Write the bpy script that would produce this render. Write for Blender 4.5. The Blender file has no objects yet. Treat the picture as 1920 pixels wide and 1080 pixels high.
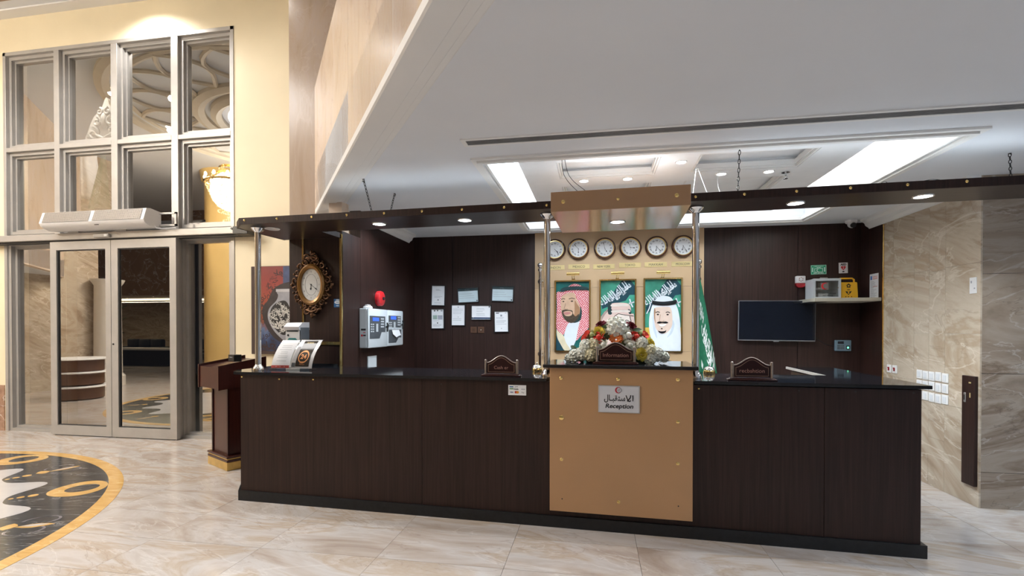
import bpy, bmesh, math, random
from math import sin, cos, pi, radians, sqrt, atan2, hypot
from mathutils import Vector, Matrix
random.seed(7)
SC = bpy.context.scene
COL = SC.collection

# ------------------------------------------------------------------ camera
cd = bpy.data.cameras.new('camera'); cam = bpy.data.objects.new('camera', cd); COL.objects.link(cam)
cd.sensor_width = 36.0; cd.lens = 36.0 * 907.35 / 1920.0
cd.shift_y = (623.1 - 540.0) / 1920.0
cd.clip_start = 0.02; cd.clip_end = 200
cam.location = (0, 0, 1.5)
cam.rotation_euler = (radians(90 - 0.508), 0, radians(9.770))
SC.camera = cam
# ------------------------------------------------------------------ colour management, world
SC.view_settings.view_transform = 'Standard'; SC.view_settings.look = 'None'
SC.view_settings.gamma = 1.0; SC.view_settings.use_curve_mapping = False
SC.view_settings.exposure = 0.0
wd = bpy.data.worlds.new('night'); SC.world = wd; wd.use_nodes = True
wd.node_tree.nodes['Background'].inputs[0].default_value = (0.05, 0.06, 0.09, 1)
wd.node_tree.nodes['Background'].inputs[1].default_value = 0.12
SC.cycles.max_bounces = 8; SC.cycles.transparent_max_bounces = 12
SC.cycles.sample_clamp_indirect = 6.0; SC.cycles.caustics_reflective = False; SC.cycles.caustics_refractive = False

def lamp(name, kind, loc, power, col=(1, 1, 1), size=0.1, size_y=None, direction=(0, 0, -1), angle=120, blend=0.6):
    l = bpy.data.lights.new(name, kind); l.energy = power; l.color = col
    if kind == 'AREA':
        l.shape = 'RECTANGLE' if size_y else 'DISK'; l.size = size
        if size_y: l.size_y = size_y
    elif kind == 'SPOT':
        l.spot_size = radians(angle); l.spot_blend = blend; l.shadow_soft_size = size
    else: l.shadow_soft_size = size
    o = bpy.data.objects.new(name, l); COL.objects.link(o); o.location = loc
    o.rotation_euler = Vector(direction).to_track_quat('-Z', 'Y').to_euler()
    return o
COOL = (0.86, 0.94, 1.0); NEUT = (1.0, 0.97, 0.93); WARM = (1.0, 0.83, 0.62)
# the big warm cove of the lobby ceiling dome, over the floor medallion
lamp('lobby_dome_light', 'AREA', (-6.58, 1.79, 5.93), 240, (1.0, 0.965, 0.935), 2.6)
# rows of lobby ceiling downlights (fixtures built further down)
LOBBY_LIGHTS = [(-8.97, 3.9), (-8.06, 3.5), (-5.9, 5.25), (-9.4, 2.2), (-4.2, 4.3), (-3.6, 2.2), (-4.2, -0.6), (-6.6, -1.9), (-9.4, -0.6), (-1.2, 0.4), (-1.0, -2.2)]
for i, (x, y) in enumerate(LOBBY_LIGHTS):
    lamp('lobby_downlight_lamp', 'SPOT', (x, y, 5.93), (88, 88, 130, 88, 26, 36, 60, 88, 88, 36, 50)[i], (1.0, 0.96, 0.925), 0.06, angle=150 if i != 2 else 140)
# unseen dropped-ceiling downlights added right of and behind the camera: cool fill, bounce
DROP_LIGHTS = [(3.9, 2.3), (5.6, 2.6), (3.6, 0.4), (5.6, 0.0), (2.9, -2.4), (5.0, -2.4), (3.0, -4.6), (5.2, -4.6), (7.4, -1.0), (7.4, 2.0)]
for x, y in DROP_LIGHTS:
    lamp('corridor_fill_lamp', 'SPOT', (x, y, 2.73), (26 if y > 1.5 else 55 if y > -0.2 and x < 7 else 115), (0.52, 0.73, 1.0), 0.05, angle=150)

# ------------------------------------------------------------------ materials
MATS = {}
def nd(nt, t, **kw):
    n = nt.nodes.new(t)
    for k, v in kw.items():
        if k.startswith('i_'):
            key = k[2:]; key = int(key) if key.isdigit() else key.replace('_', ' ')
            n.inputs[key].default_value = v
        else: setattr(n, k, v)
    return n
def c4(c): return (c[0], c[1], c[2], 1.0)
def srgb(r, g, b):
    f = lambda v: (v / 255 / 12.92) if v / 255 <= 0.04045 else ((v / 255 + 0.055) / 1.055) ** 2.4
    return (f(r), f(g), f(b))
def base(name):
    m = bpy.data.materials.new(name); m.use_nodes = True
    return m, m.node_tree, m.node_tree.nodes['Principled BSDF']
def P(name, col, rough=0.5, metal=0.0, spec=0.5, emit=None, estr=0.0, var=0.0, vscale=8.0, coat=0.0):
    """plain procedural material: colour with a little noise variation in colour"""
    if name in MATS: return MATS[name]
    m, nt, b = base(name)
    b.inputs['Roughness'].default_value = rough; b.inputs['Metallic'].default_value = metal
    b.inputs['Specular IOR Level'].default_value = spec; b.inputs['Base Color'].default_value = c4(col)
    b.inputs['Coat Weight'].default_value = coat
    if var:
        g = nd(nt, 'ShaderNodeNewGeometry'); n = nd(nt, 'ShaderNodeTexNoise', i_Scale=vscale, i_Detail=4.0)
        nt.links.new(g.outputs['Position'], n.inputs['Vector'])
        r = nd(nt, 'ShaderNodeValToRGB')
        r.color_ramp.elements[0].position = 0.3; r.color_ramp.elements[1].position = 0.7
        r.color_ramp.elements[0].color = c4([max(0, v * (1 - var)) for v in col]); r.color_ramp.elements[1].color = c4([min(1, v * (1 + var)) for v in col])
        nt.links.new(n.outputs['Fac'], r.inputs[0]); nt.links.new(r.outputs[0], b.inputs['Base Color'])
    if emit:
        b.inputs['Emission Color'].default_value = c4(emit); b.inputs['Emission Strength'].default_value = estr
    MATS[name] = m; return m
def ramp(nt, stops):
    r = nd(nt, 'ShaderNodeValToRGB'); e = r.color_ramp.elements
    while len(e) < len(stops): e.new(0.5)
    for k, (p, c) in enumerate(stops): e[k].position = p; e[k].color = c4(c)
    return r
def wood(name, dark, light, scale=(55, 55, 1.4), rough=0.38, contrast=(0.35, 0.68), coat=0.0, spec=0.5):
    m, nt, b = base(name)
    g = nd(nt, 'ShaderNodeNewGeometry'); mp = nd(nt, 'ShaderNodeMapping'); mp.inputs['Scale'].default_value = scale
    oi = nd(nt, 'ShaderNodeObjectInfo'); sc = nd(nt, 'ShaderNodeVectorMath', operation='SCALE'); sc.inputs['Scale'].default_value = 17.0
    cx = nd(nt, 'ShaderNodeCombineXYZ'); nt.links.new(oi.outputs['Random'], cx.inputs[0]); nt.links.new(oi.outputs['Random'], cx.inputs[2])
    nt.links.new(cx.outputs[0], sc.inputs[0]); ad = nd(nt, 'ShaderNodeVectorMath', operation='ADD')
    nt.links.new(g.outputs['Position'], ad.inputs[0]); nt.links.new(sc.outputs[0], ad.inputs[1]); nt.links.new(ad.outputs[0], mp.inputs['Vector'])
    n = nd(nt, 'ShaderNodeTexNoise', i_Scale=1.0, i_Detail=5.0, i_Roughness=0.65, i_Distortion=0.35)
    nt.links.new(mp.outputs[0], n.inputs['Vector'])
    r = ramp(nt, [(contrast[0], dark), (contrast[1], light)])
    nt.links.new(n.outputs['Fac'], r.inputs[0]); nt.links.new(r.outputs[0], b.inputs['Base Color'])
    b.inputs['Roughness'].default_value = rough; b.inputs['Coat Weight'].default_value = coat; b.inputs['Specular IOR Level'].default_value = spec
    bp = nd(nt, 'ShaderNodeBump'); bp.inputs['Strength'].default_value = 0.06; bp.inputs['Distance'].default_value = 0.002
    nt.links.new(n.outputs['Fac'], bp.inputs['Height']); nt.links.new(bp.outputs[0], b.inputs['Normal'])
    MATS[name] = m; return m
def marble(name, stops, scale=(1, 1, 1), rot=(0, 0, 0), rough=0.2, freq=1.4, dist=2.2, vein=(0.9, 0.85, 0.8), vein_amt=0.5, vein_scale=1.3, per_piece=3.0, spec=0.5, dark_vein=None):
    """veined stone: stretched, distorted noise bands with thin veins; every piece gets its own offset"""
    m, nt, b = base(name)
    g = nd(nt, 'ShaderNodeNewGeometry'); oi = nd(nt, 'ShaderNodeObjectInfo')
    cx = nd(nt, 'ShaderNodeCombineXYZ'); mu = nd(nt, 'ShaderNodeMath', operation='MULTIPLY'); mu.inputs[1].default_value = per_piece
    nt.links.new(oi.outputs['Random'], mu.inputs[0])
    for k in range(3): nt.links.new(mu.outputs[0], cx.inputs[k])
    ad = nd(nt, 'ShaderNodeVectorMath', operation='ADD'); nt.links.new(g.outputs['Position'], ad.inputs[0]); nt.links.new(cx.outputs[0], ad.inputs[1])
    mp0 = nd(nt, 'ShaderNodeMapping'); mp0.inputs['Rotation'].default_value = rot; nt.links.new(ad.outputs[0], mp0.inputs['Vector'])
    mp = nd(nt, 'ShaderNodeMapping'); mp.inputs['Scale'].default_value = scale; nt.links.new(mp0.outputs[0], mp.inputs['Vector'])
    n = nd(nt, 'ShaderNodeTexNoise', i_Scale=freq, i_Detail=9.0, i_Roughness=0.6, i_Distortion=dist); nt.links.new(mp.outputs[0], n.inputs['Vector'])
    r = ramp(nt, stops); nt.links.new(n.outputs['Fac'], r.inputs[0])
    out = r.outputs[0]
    def veins(col, amt, sc, width, seed):
        nonlocal out
        off = nd(nt, 'ShaderNodeVectorMath', operation='ADD'); off.inputs[1].default_value = (seed, seed * 2, -seed); nt.links.new(mp.outputs[0], off.inputs[0])
        v = nd(nt, 'ShaderNodeTexNoise', i_Scale=sc, i_Detail=6.0, i_Roughness=0.55, i_Distortion=1.2); nt.links.new(off.outputs[0], v.inputs['Vector'])
        s = nd(nt, 'ShaderNodeMath', operation='SUBTRACT'); s.inputs[1].default_value = 0.5; nt.links.new(v.outputs['Fac'], s.inputs[0])
        a = nd(nt, 'ShaderNodeMath', operation='ABSOLUTE'); nt.links.new(s.outputs[0], a.inputs[0])
        mr = nd(nt, 'ShaderNodeMapRange'); mr.inputs[1].default_value = 0.0; mr.inputs[2].default_value = width; mr.inputs[3].default_value = amt; mr.inputs[4].default_value = 0.0
        nt.links.new(a.outputs[0], mr.inputs[0])
        mx = nd(nt, 'ShaderNodeMixRGB'); mx.inputs[2].default_value = c4(col); nt.links.new(mr.outputs[0], mx.inputs[0]); nt.links.new(out, mx.inputs[1]); out = mx.outputs[0]
    veins(vein, vein_amt, vein_scale, 0.012, 3.7)
    if dark_vein: veins(dark_vein, 0.34, vein_scale * 0.8, 0.006, 9.1)
    nt.links.new(out, b.inputs['Base Color']); b.inputs['Roughness'].default_value = rough; b.inputs['Specular IOR Level'].default_value = spec
    MATS[name] = m; return m

WOOD = wood('wenge_laminate', (0.0125, 0.0052, 0.0040), (0.034, 0.0148, 0.0112), rough=0.45, spec=0.32)
WOODC = wood('wenge_canopy', (0.020, 0.011, 0.0085), (0.036, 0.020, 0.016), scale=(1.2, 45, 45), rough=0.34, spec=0.35)
TAN = P('tan_laminate', (0.43, 0.245, 0.118), 0.36, var=0.03, vscale=3)
TANW = P('tan_wall_laminate', (0.50, 0.345, 0.20), 0.4, var=0.04, vscale=2)
GRAN = P('black_granite', (0.010, 0.011, 0.014), 0.06, spec=0.6, var=0.5, vscale=180)
PLINTH = P('black_stone_plinth', (0.008, 0.009, 0.011), 0.35, spec=0.4, var=0.4, vscale=30)
CHROME = P('chrome', (0.78, 0.78, 0.79), 0.09, 1.0, var=0.04, vscale=20)
GOLD = P('polished_brass', (0.90, 0.66, 0.26), 0.16, 1.0, var=0.06, vscale=30)
GOLDR = P('aged_brass', (0.62, 0.44, 0.17), 0.35, 1.0, var=0.25, vscale=60)
WHITE = P('white_paint', (0.80, 0.80, 0.79), 0.55, var=0.02, vscale=2)
CEIL = P('ceiling_paint', (0.735, 0.765, 0.81), 0.8, var=0.02, vscale=1.5)
YELL = P('yellow_wall_paint', (0.81, 0.715, 0.51), 0.6, var=0.05, vscale=1.2)
ALU = P('silver_aluminium', (0.44, 0.425, 0.405), 0.38, 0.35, var=0.05, vscale=6)
ALUD = P('dark_gasket', (0.03, 0.03, 0.032), 0.5)  # plain dark colour of the gaskets and door track
PLAST = P('white_plastic', (0.80, 0.80, 0.80), 0.35, var=0.02, vscale=10)
GREYP = P('grey_enamel', (0.50, 0.54, 0.57), 0.35, var=0.03, vscale=10)
DGREY = P('dark_grey_plastic', (0.07, 0.08, 0.09), 0.35, var=0.1, vscale=20)
BLACK = P('black_plastic', (0.012, 0.012, 0.013), 0.35, var=0.2, vscale=30)
INK = P('black_ink', (0.015, 0.015, 0.017), 0.6, var=0.1, vscale=30)
INKG = P('grey_ink', (0.28, 0.30, 0.33), 0.6, var=0.1, vscale=30)
PAPER = P('white_paper', (0.82, 0.83, 0.85), 0.6, var=0.02, vscale=10)
PAPERB = P('bluish_paper', (0.55, 0.66, 0.70), 0.6, var=0.06, vscale=6)
RED = P('signal_red', (0.55, 0.02, 0.025), 0.3, var=0.08, vscale=20)
DRED = P('dark_red_lens', (0.20, 0.008, 0.012), 0.25, var=0.1, vscale=20)
MAHO = wood('mahogany_lacquer', (0.030, 0.006, 0.005), (0.058, 0.014, 0.010), rough=0.28, coat=0.15)
MAHD = P('maroon_lacquer', (0.022, 0.004, 0.005), 0.32, spec=0.3, var=0.15, vscale=20)
BRONZE = P('bronze_edge', (0.33, 0.22, 0.16), 0.35, 0.6, var=0.1, vscale=20)
GREEN = P('flag_green', (0.006, 0.125, 0.062), 0.7, var=0.15, vscale=25)
SIGNG = P('sign_green', (0.01, 0.27, 0.14), 0.4, var=0.03, vscale=10)
YPLAST = P('yellow_plastic', (0.80, 0.44, 0.02), 0.35, var=0.04, vscale=10)
SHELFM = P('pale_shelf_laminate', (0.42, 0.39, 0.32), 0.4, var=0.05, vscale=12)
LENS = P('lamp_lens', (1, 1, 1), 0.4, emit=(1.0, 0.98, 0.96), estr=14)
LENSW = P('warm_lamp_lens', (1, 1, 1), 0.4, emit=(1.0, 0.88, 0.70), estr=14)
LENSOFF = P('unlit_lamp_lens', (0.62, 0.62, 0.62), 0.4, var=0.03, vscale=10)
FLOORM = marble('floor_marble', [(0.28, (0.34, 0.265, 0.215)), (0.40, (0.51, 0.44, 0.385)), (0.50, (0.61, 0.575, 0.55)), (0.57, (0.52, 0.43, 0.345)), (0.63, (0.62, 0.575, 0.54)), (0.76, (0.48, 0.41, 0.35))], scale=(0.6, 1.7, 1), rot=(0, 0, 0.15), rough=0.16, freq=1.0, dist=1.4, vein=(0.80, 0.77, 0.74), vein_amt=0.35, per_piece=0.5, dark_vein=(0.30, 0.22, 0.17))
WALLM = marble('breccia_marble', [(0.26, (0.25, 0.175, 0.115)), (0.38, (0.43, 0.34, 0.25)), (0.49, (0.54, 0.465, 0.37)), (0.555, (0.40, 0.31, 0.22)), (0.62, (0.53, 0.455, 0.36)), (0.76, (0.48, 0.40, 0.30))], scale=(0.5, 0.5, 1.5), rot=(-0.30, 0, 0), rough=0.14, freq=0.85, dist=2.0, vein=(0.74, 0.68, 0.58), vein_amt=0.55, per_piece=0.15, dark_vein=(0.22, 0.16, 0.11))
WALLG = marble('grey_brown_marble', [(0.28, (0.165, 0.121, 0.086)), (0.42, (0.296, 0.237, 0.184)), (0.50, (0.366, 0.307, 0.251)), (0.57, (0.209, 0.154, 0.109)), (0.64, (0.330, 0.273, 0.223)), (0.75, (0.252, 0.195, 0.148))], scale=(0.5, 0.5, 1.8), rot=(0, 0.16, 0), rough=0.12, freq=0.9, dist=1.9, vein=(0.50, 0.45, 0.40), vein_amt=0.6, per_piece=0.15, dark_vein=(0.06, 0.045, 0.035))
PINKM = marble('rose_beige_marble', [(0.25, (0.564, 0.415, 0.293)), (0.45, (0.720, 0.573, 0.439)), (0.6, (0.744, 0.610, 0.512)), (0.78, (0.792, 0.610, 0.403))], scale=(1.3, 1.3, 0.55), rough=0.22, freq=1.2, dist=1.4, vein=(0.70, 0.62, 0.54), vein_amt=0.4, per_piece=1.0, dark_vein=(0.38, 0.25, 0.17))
PILM = marble('rose_beige_marble_darkened', [(0.25, (0.329, 0.238, 0.168)), (0.45, (0.420, 0.329, 0.252)), (0.6, (0.434, 0.350, 0.294)), (0.78, (0.462, 0.350, 0.231))], scale=(1.6, 1.6, 0.6), rough=0.22, freq=1.2, dist=1.4, vein=(0.52, 0.42, 0.34), vein_amt=0.4, per_piece=1.0, dark_vein=(0.38, 0.25, 0.17))  # same rose-beige marble, darkened in colour to offset the light on the pilaster
BASEM = marble('brown_skirting_marble', [(0.3, (0.25, 0.14, 0.09)), (0.7, (0.42, 0.27, 0.19))], rough=0.2, freq=6)
YMARB = marble('golden_marble', [(0.3, (0.62, 0.36, 0.11)), (0.55, (0.72, 0.45, 0.16)), (0.75, (0.78, 0.55, 0.24))], scale=(1, 3, 1), rough=0.16, freq=2.5, vein=(0.82, 0.66, 0.40), vein_amt=0.5)
BMARB = marble('black_marble', [(0.3, (0.026, 0.030, 0.036)), (0.7, (0.060, 0.066, 0.075))], scale=(0.7, 5, 1), rot=(0, 0, -0.25), rough=0.14, freq=1.8, vein=(0.42, 0.41, 0.40), vein_amt=0.6, vein_scale=1.6)
WMARB = marble('white_marble', [(0.3, (0.52, 0.51, 0.52)), (0.7, (0.60, 0.59, 0.60))], rough=0.16, freq=1.5, vein=(0.58, 0.58, 0.58))
GMARB = marble('lilac_grey_marble', [(0.3, (0.16, 0.15, 0.17)), (0.7, (0.27, 0.25, 0.28))], rough=0.16, freq=9)
def glass_mat(name, refl=0.30, tint=(0.88, 0.88, 0.86)):
    m = bpy.data.materials.new(name); m.use_nodes = True; nt = m.node_tree; nt.nodes.remove(nt.nodes['Principled BSDF'])
    gl = nd(nt, 'ShaderNodeBsdfGlossy'); gl.inputs['Roughness'].default_value = 0.0; gl.inputs['Color'].default_value = (0.96, 0.94, 0.90, 1)
    tr = nd(nt, 'ShaderNodeBsdfTransparent'); tr.inputs['Color'].default_value = c4(tint)
    fr = nd(nt, 'ShaderNodeFresnel'); fr.inputs['IOR'].default_value = 1.5
    a0 = nd(nt, 'ShaderNodeMath', operation='ADD'); a0.inputs[1].default_value = refl; a0.use_clamp = True; nt.links.new(fr.outputs[0], a0.inputs[0])
    ge = nd(nt, 'ShaderNodeNewGeometry'); iv = nd(nt, 'ShaderNodeMath', operation='SUBTRACT'); iv.inputs[0].default_value = 1.0; nt.links.new(ge.outputs['Backfacing'], iv.inputs[1])
    a = nd(nt, 'ShaderNodeMath', operation='MULTIPLY'); nt.links.new(a0.outputs[0], a.inputs[0]); nt.links.new(iv.outputs[0], a.inputs[1])
    mx = nd(nt, 'ShaderNodeMixShader'); nt.links.new(a.outputs[0], mx.inputs[0]); nt.links.new(tr.outputs[0], mx.inputs[1]); nt.links.new(gl.outputs[0], mx.inputs[2])
    nt.links.new(mx.outputs[0], nt.nodes['Material Output'].inputs[0]); MATS[name] = m; return m
GLASS = glass_mat('night_window_glass', 0.46)
ACRYL = glass_mat('clear_glass', 0.04, (0.93, 0.95, 0.95))

# ------------------------------------------------------------------ mesh builder
class G:
    def __init__(s): s.bm = bmesh.new(); s.mi = 0; s.M = Matrix()
    def _fin(s, vs, fs=None):
        for f in (fs if fs is not None else {f for v in vs for f in v.link_faces}): f.material_index = s.mi
        if s.M != Matrix(): bmesh.ops.transform(s.bm, matrix=s.M, verts=vs)
        return s
    def box(s, a, b, bev=0.0, seg=1):
        lo = [min(a[k], b[k]) for k in range(3)]; hi = [max(a[k], b[k]) for k in range(3)]
        r = bmesh.ops.create_cube(s.bm, size=1.0); vs = r['verts']
        for v in vs:
            for k in range(3): v.co[k] = lo[k] if v.co[k] < 0 else hi[k]
        fs = {f for v in vs for f in v.link_faces}
        if bev > 0:
            es = list({e for v in vs for e in v.link_edges})
            rr = bmesh.ops.bevel(s.bm, geom=es, offset=bev, segments=seg, affect='EDGES', profile=0.5)
            fs = {f for f in fs if f.is_valid} | set(rr['faces']); vs = list({v for f in fs for v in f.verts})
        return s._fin(vs, fs)
    def cyl(s, p0, p1, r0, r1=None, n=16, cap=True):
        p0 = Vector(p0); p1 = Vector(p1); d = p1 - p0; r1 = r0 if r1 is None else r1
        r = bmesh.ops.create_cone(s.bm, cap_ends=cap, segments=n, radius1=r0, radius2=max(r1, 1e-5), depth=d.length)
        M = Matrix.Translation((p0 + p1) / 2) @ d.to_track_quat('Z', 'Y').to_matrix().to_4x4()
        bmesh.ops.transform(s.bm, matrix=M, verts=r['verts']); return s._fin(r['verts'])
    def sph(s, c, r, n=14, sc=(1, 1, 1)):
        q = bmesh.ops.create_uvsphere(s.bm, u_segments=n, v_segments=max(6, n * 2 // 3), radius=r)
        bmesh.ops.transform(s.bm, matrix=Matrix.Translation(c) @ Matrix.Diagonal((*sc, 1)), verts=q['verts']); return s._fin(q['verts'])
    def lathe(s, prof, c=(0, 0, 0), n=28, axis='Z', close=True):
        rows = []
        for r, z in prof:
            row = []
            for k in range(n):
                a = 2 * pi * k / n; x, y = r * cos(a), r * sin(a)
                p = (x, y, z) if axis == 'Z' else ((x, -z, y) if axis == 'Y' else (z, x, y))
                row.append(s.bm.verts.new((p[0] + c[0], p[1] + c[1], p[2] + c[2])))
            rows.append(row)
        fs = []
        for i in range(len(rows) - 1):
            for k in range(n):
                fs.append(s.bm.faces.new((rows[i][k], rows[i][(k + 1) % n], rows[i + 1][(k + 1) % n], rows[i + 1][k])))
        if close:
            if prof[0][0] > 1e-4: fs.append(s.bm.faces.new(list(reversed(rows[0]))))
            if prof[-1][0] > 1e-4: fs.append(s.bm.faces.new(rows[-1]))
        return s._fin([v for r in rows for v in r], fs)
    def tube(s, pts, r, n=8, closed=False):
        pts = [Vector(p) for p in pts]; m = len(pts); rows = []
        up = Vector((0.31, 0.22, 0.92))
        for i, p in enumerate(pts):
            a = pts[(i - 1) % m] if (closed or i > 0) else p; b = pts[(i + 1) % m] if (closed or i < m - 1) else p
            t = (b - a).normalized(); u = t.cross(up)
            if u.length < 1e-3: u = t.cross(Vector((1, 0, 0)))
            u.normalize(); w = u.cross(t).normalized(); rr = r[i] if isinstance(r, (list, tuple)) else r
            rows.append([s.bm.verts.new(p + (u * cos(2 * pi * k / n) + w * sin(2 * pi * k / n)) * rr) for k in range(n)])
        fs = []
        for i in range(m if closed else m - 1):
            A, B = rows[i], rows[(i + 1) % m]
            for k in range(n): fs.append(s.bm.faces.new((A[k], B[k], B[(k + 1) % n], A[(k + 1) % n])))
        if not closed: fs.append(s.bm.faces.new(rows[0])); fs.append(s.bm.faces.new(list(reversed(rows[-1]))))
        return s._fin([v for r_ in rows for v in r_], fs)
    def prism(s, pts, z0, z1, M=None):
        A = [s.bm.verts.new((x, y, z0)) for x, y in pts]; B = [s.bm.verts.new((x, y, z1)) for x, y in pts]; n = len(pts)
        fs = [s.bm.faces.new(list(reversed(A))), s.bm.faces.new(B)]
        for i in range(n): fs.append(s.bm.faces.new((A[i], A[(i + 1) % n], B[(i + 1) % n], B[i])))
        if M is not None: bmesh.ops.transform(s.bm, matrix=M, verts=A + B)
        return s._fin(A + B, fs)
    def ring(s, outer, inner, z0, z1, M=None):
        n = len(outer); V = [[s.bm.verts.new((x, y, z)) for x, y in L] for L, z in ((outer, z0), (outer, z1), (inner, z1), (inner, z0))]
        fs = []
        for j in range(4):
            A, B = V[j], V[(j + 1) % 4]
            for i in range(n): fs.append(s.bm.faces.new((A[i], A[(i + 1) % n], B[(i + 1) % n], B[i])))
        vs = [v for r in V for v in r]
        if M is not None: bmesh.ops.transform(s.bm, matrix=M, verts=vs)
        return s._fin(vs, fs)
    def quads(s, verts, faces):
        vs = [s.bm.verts.new(v) for v in verts]; fs = []
        for f in faces:
            try: fs.append(s.bm.faces.new([vs[i] for i in f]))
            except ValueError: pass
        return s._fin(vs, fs)
    def mesh(s, name, mats, smooth=35):
        if not isinstance(mats, (list, tuple)): mats = [mats]
        bmesh.ops.recalc_face_normals(s.bm, faces=s.bm.faces)
        me = bpy.data.meshes.new(name); s.bm.to_mesh(me); s.bm.free()
        for m in mats: me.materials.append(m)
        if smooth:
            me.polygons.foreach_set('use_smooth', [True] * len(me.polygons)); me.set_sharp_from_angle(angle=radians(smooth))
        return me
    def obj(s, name, mats, parent=None, smooth=35):
        return link(name, s.mesh(name, mats, smooth), parent)
XZ = Matrix(((1, 0, 0, 0), (0, 0, 1, 0), (0, 1, 0, 0), (0, 0, 0, 1)))   # (x, y, depth) -> (x, depth, y): drawings on an upright face
def link(name, data, parent=None):
    o = bpy.data.objects.new(name, data); COL.objects.link(o)
    if parent is not None: o.parent = parent
    return o
def tag(o, label=None, cat=None, group=None, kind=None):
    if label: o['label'] = label
    if cat: o['category'] = cat
    if group: o['group'] = group
    if kind: o['kind'] = kind
    return o
def thing(name, label, cat, loc=(0, 0, 0), rot=0.0, group=None):
    o = bpy.data.objects.new(name, None); COL.objects.link(o); o.empty_display_size = 0.1
    o.location = loc; o.rotation_euler = (0, 0, rot); return tag(o, label, cat, group)
def struct(name, label=None, cat=None, loc=(0, 0, 0), rot=0.0):
    o = bpy.data.objects.new(name, None); COL.objects.link(o); o.location = loc; o.rotation_euler = (0, 0, rot)
    return tag(o, label, cat, None, 'structure')
def kids(o): return [c for c in bpy.data.objects if c.parent == o]
def dup(root, loc, rot=None, label=None):
    r = root.copy(); COL.objects.link(r); r.location = loc
    if rot is not None: r.rotation_euler = (0, 0, rot)
    if label: r['label'] = label
    for ch in list(root.children):
        c = ch.copy(); COL.objects.link(c); c.parent = r
        for g in ch.children:
            d = g.copy(); COL.objects.link(d); d.parent = c
    return r
# ---- lettering
TC = {}
def text_mesh(body, bold=0.0):
    k = (body, bold)
    if k in TC: return TC[k]
    c = bpy.data.curves.new('t', 'FONT'); c.body = body; c.resolution_u = 3; c.offset = bold
    o = bpy.data.objects.new('t', c); me = bpy.data.meshes.new_from_object(o)
    bpy.data.objects.remove(o); bpy.data.curves.remove(c)
    V = [v.co.copy() for v in me.vertices]; F = [list(p.vertices) for p in me.polygons]; bpy.data.meshes.remove(me)
    # lift each glyph island by a hair so that joined letters do not fight
    par = list(range(len(V)))
    def find(i):
        while par[i] != i: par[i] = par[par[i]]; i = par[i]
        return i
    for f in F:
        for q in f[1:]: par[find(q)] = find(f[0])
    ids = {}
    for i, v in enumerate(V): v.z = 0.0025 * (ids.setdefault(find(i), len(ids)) % 8)
    TC[k] = (V, F); return TC[k]
def lay_text(g, body, x, z, h=None, w=None, y=-0.001, align='C', bold=0.0, shear=0.0, rot=0.0, fn=None):
    """add lettering to builder g on an upright face (x right, z up, front towards -y); h = height of the whole run, w caps its width"""
    V, F = text_mesh(body, bold)
    if not V: return
    x0 = min(v.x for v in V); x1 = max(v.x for v in V); y0 = min(v.y for v in V); y1 = max(v.y for v in V)
    s = (h / (y1 - y0)) if h else 1e9
    sx = s
    if w: 
        s2 = w / (x1 - x0)
        if not h: s = sx = s2
        else: sx = min(s, s2) if align != 'F' else s2
    ca, sa = cos(rot), sin(rot); out = []
    for v in V:
        px = (v.x - (x0 + x1) / 2) * sx + shear * (v.y - y0) * s; pz = (v.y - (y0 + y1) / 2) * s
        if align == 'L': px += (x1 - x0) / 2 * sx
        q = (x + px * ca - pz * sa, z + px * sa + pz * ca)
        out.append(fn(q[0], q[1], v.z * 0.1) if fn else (q[0], y - v.z * 0.02, q[1]))
    g.quads(out, F)
def text(body, x, z, mat, parent, h=None, w=None, y=-0.001, name='lettering', **kw):
    g = G(); lay_text(g, body, x, z, h, w, y, **kw); return g.obj(name, mat, parent, 0)
_AR = {'ا': ('\ufe8d', '\ufe8e', None, None), 'ب': ('\ufe8f', '\ufe90', '\ufe91', '\ufe92'), 'ة': ('\ufe93', '\ufe94', None, None), 'ت': ('\ufe95', '\ufe96', '\ufe97', '\ufe98'), 'ح': ('\ufea1', '\ufea2', '\ufea3', '\ufea4'),
       'د': ('\ufea9', '\ufeaa', None, None), 'ر': ('\ufead', '\ufeae', None, None), 'س': ('\ufeb1', '\ufeb2', '\ufeb3', '\ufeb4'), 'ص': ('\ufeb9', '\ufeba', '\ufebb', '\ufebc'), 'ع': ('\ufec9', '\ufeca', '\ufecb', '\ufecc'),
       'ف': ('\ufed1', '\ufed2', '\ufed3', '\ufed4'), 'ق': ('\ufed5', '\ufed6', '\ufed7', '\ufed8'), 'ل': ('\ufedd', '\ufede', '\ufedf', '\ufee0'), 'م': ('\ufee1', '\ufee2', '\ufee3', '\ufee4'), 'ن': ('\ufee5', '\ufee6', '\ufee7', '\ufee8'),
       'ه': ('\ufee9', '\ufeea', '\ufeeb', '\ufeec'), 'و': ('\ufeed', '\ufeee', None, None), 'ي': ('\ufef1', '\ufef2', '\ufef3', '\ufef4'), 'إ': ('\ufe87', '\ufe88', None, None), 'أ': ('\ufe83', '\ufe84', None, None), 'خ': ('\ufea5', '\ufea6', '\ufea7', '\ufea8'), 'ط': ('\ufec1', '\ufec2', '\ufec3', '\ufec4'), 'ـ': ('\u0640',) * 4}
def arabic(sx):
    out = []
    for wd_ in sx.split(' '):
        for i, ch in enumerate(wd_):
            if ch not in _AR: out.append(ch); continue
            f = _AR[ch]; pj = i > 0 and wd_[i - 1] in _AR and _AR[wd_[i - 1]][2] is not None
            nj = i < len(wd_) - 1 and f[2] is not None
            out.append(f[3] if pj and nj else f[1] if pj else f[2] if nj else f[0])
        out.append(' ')
    return ''.join(reversed(out)).strip()
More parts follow.
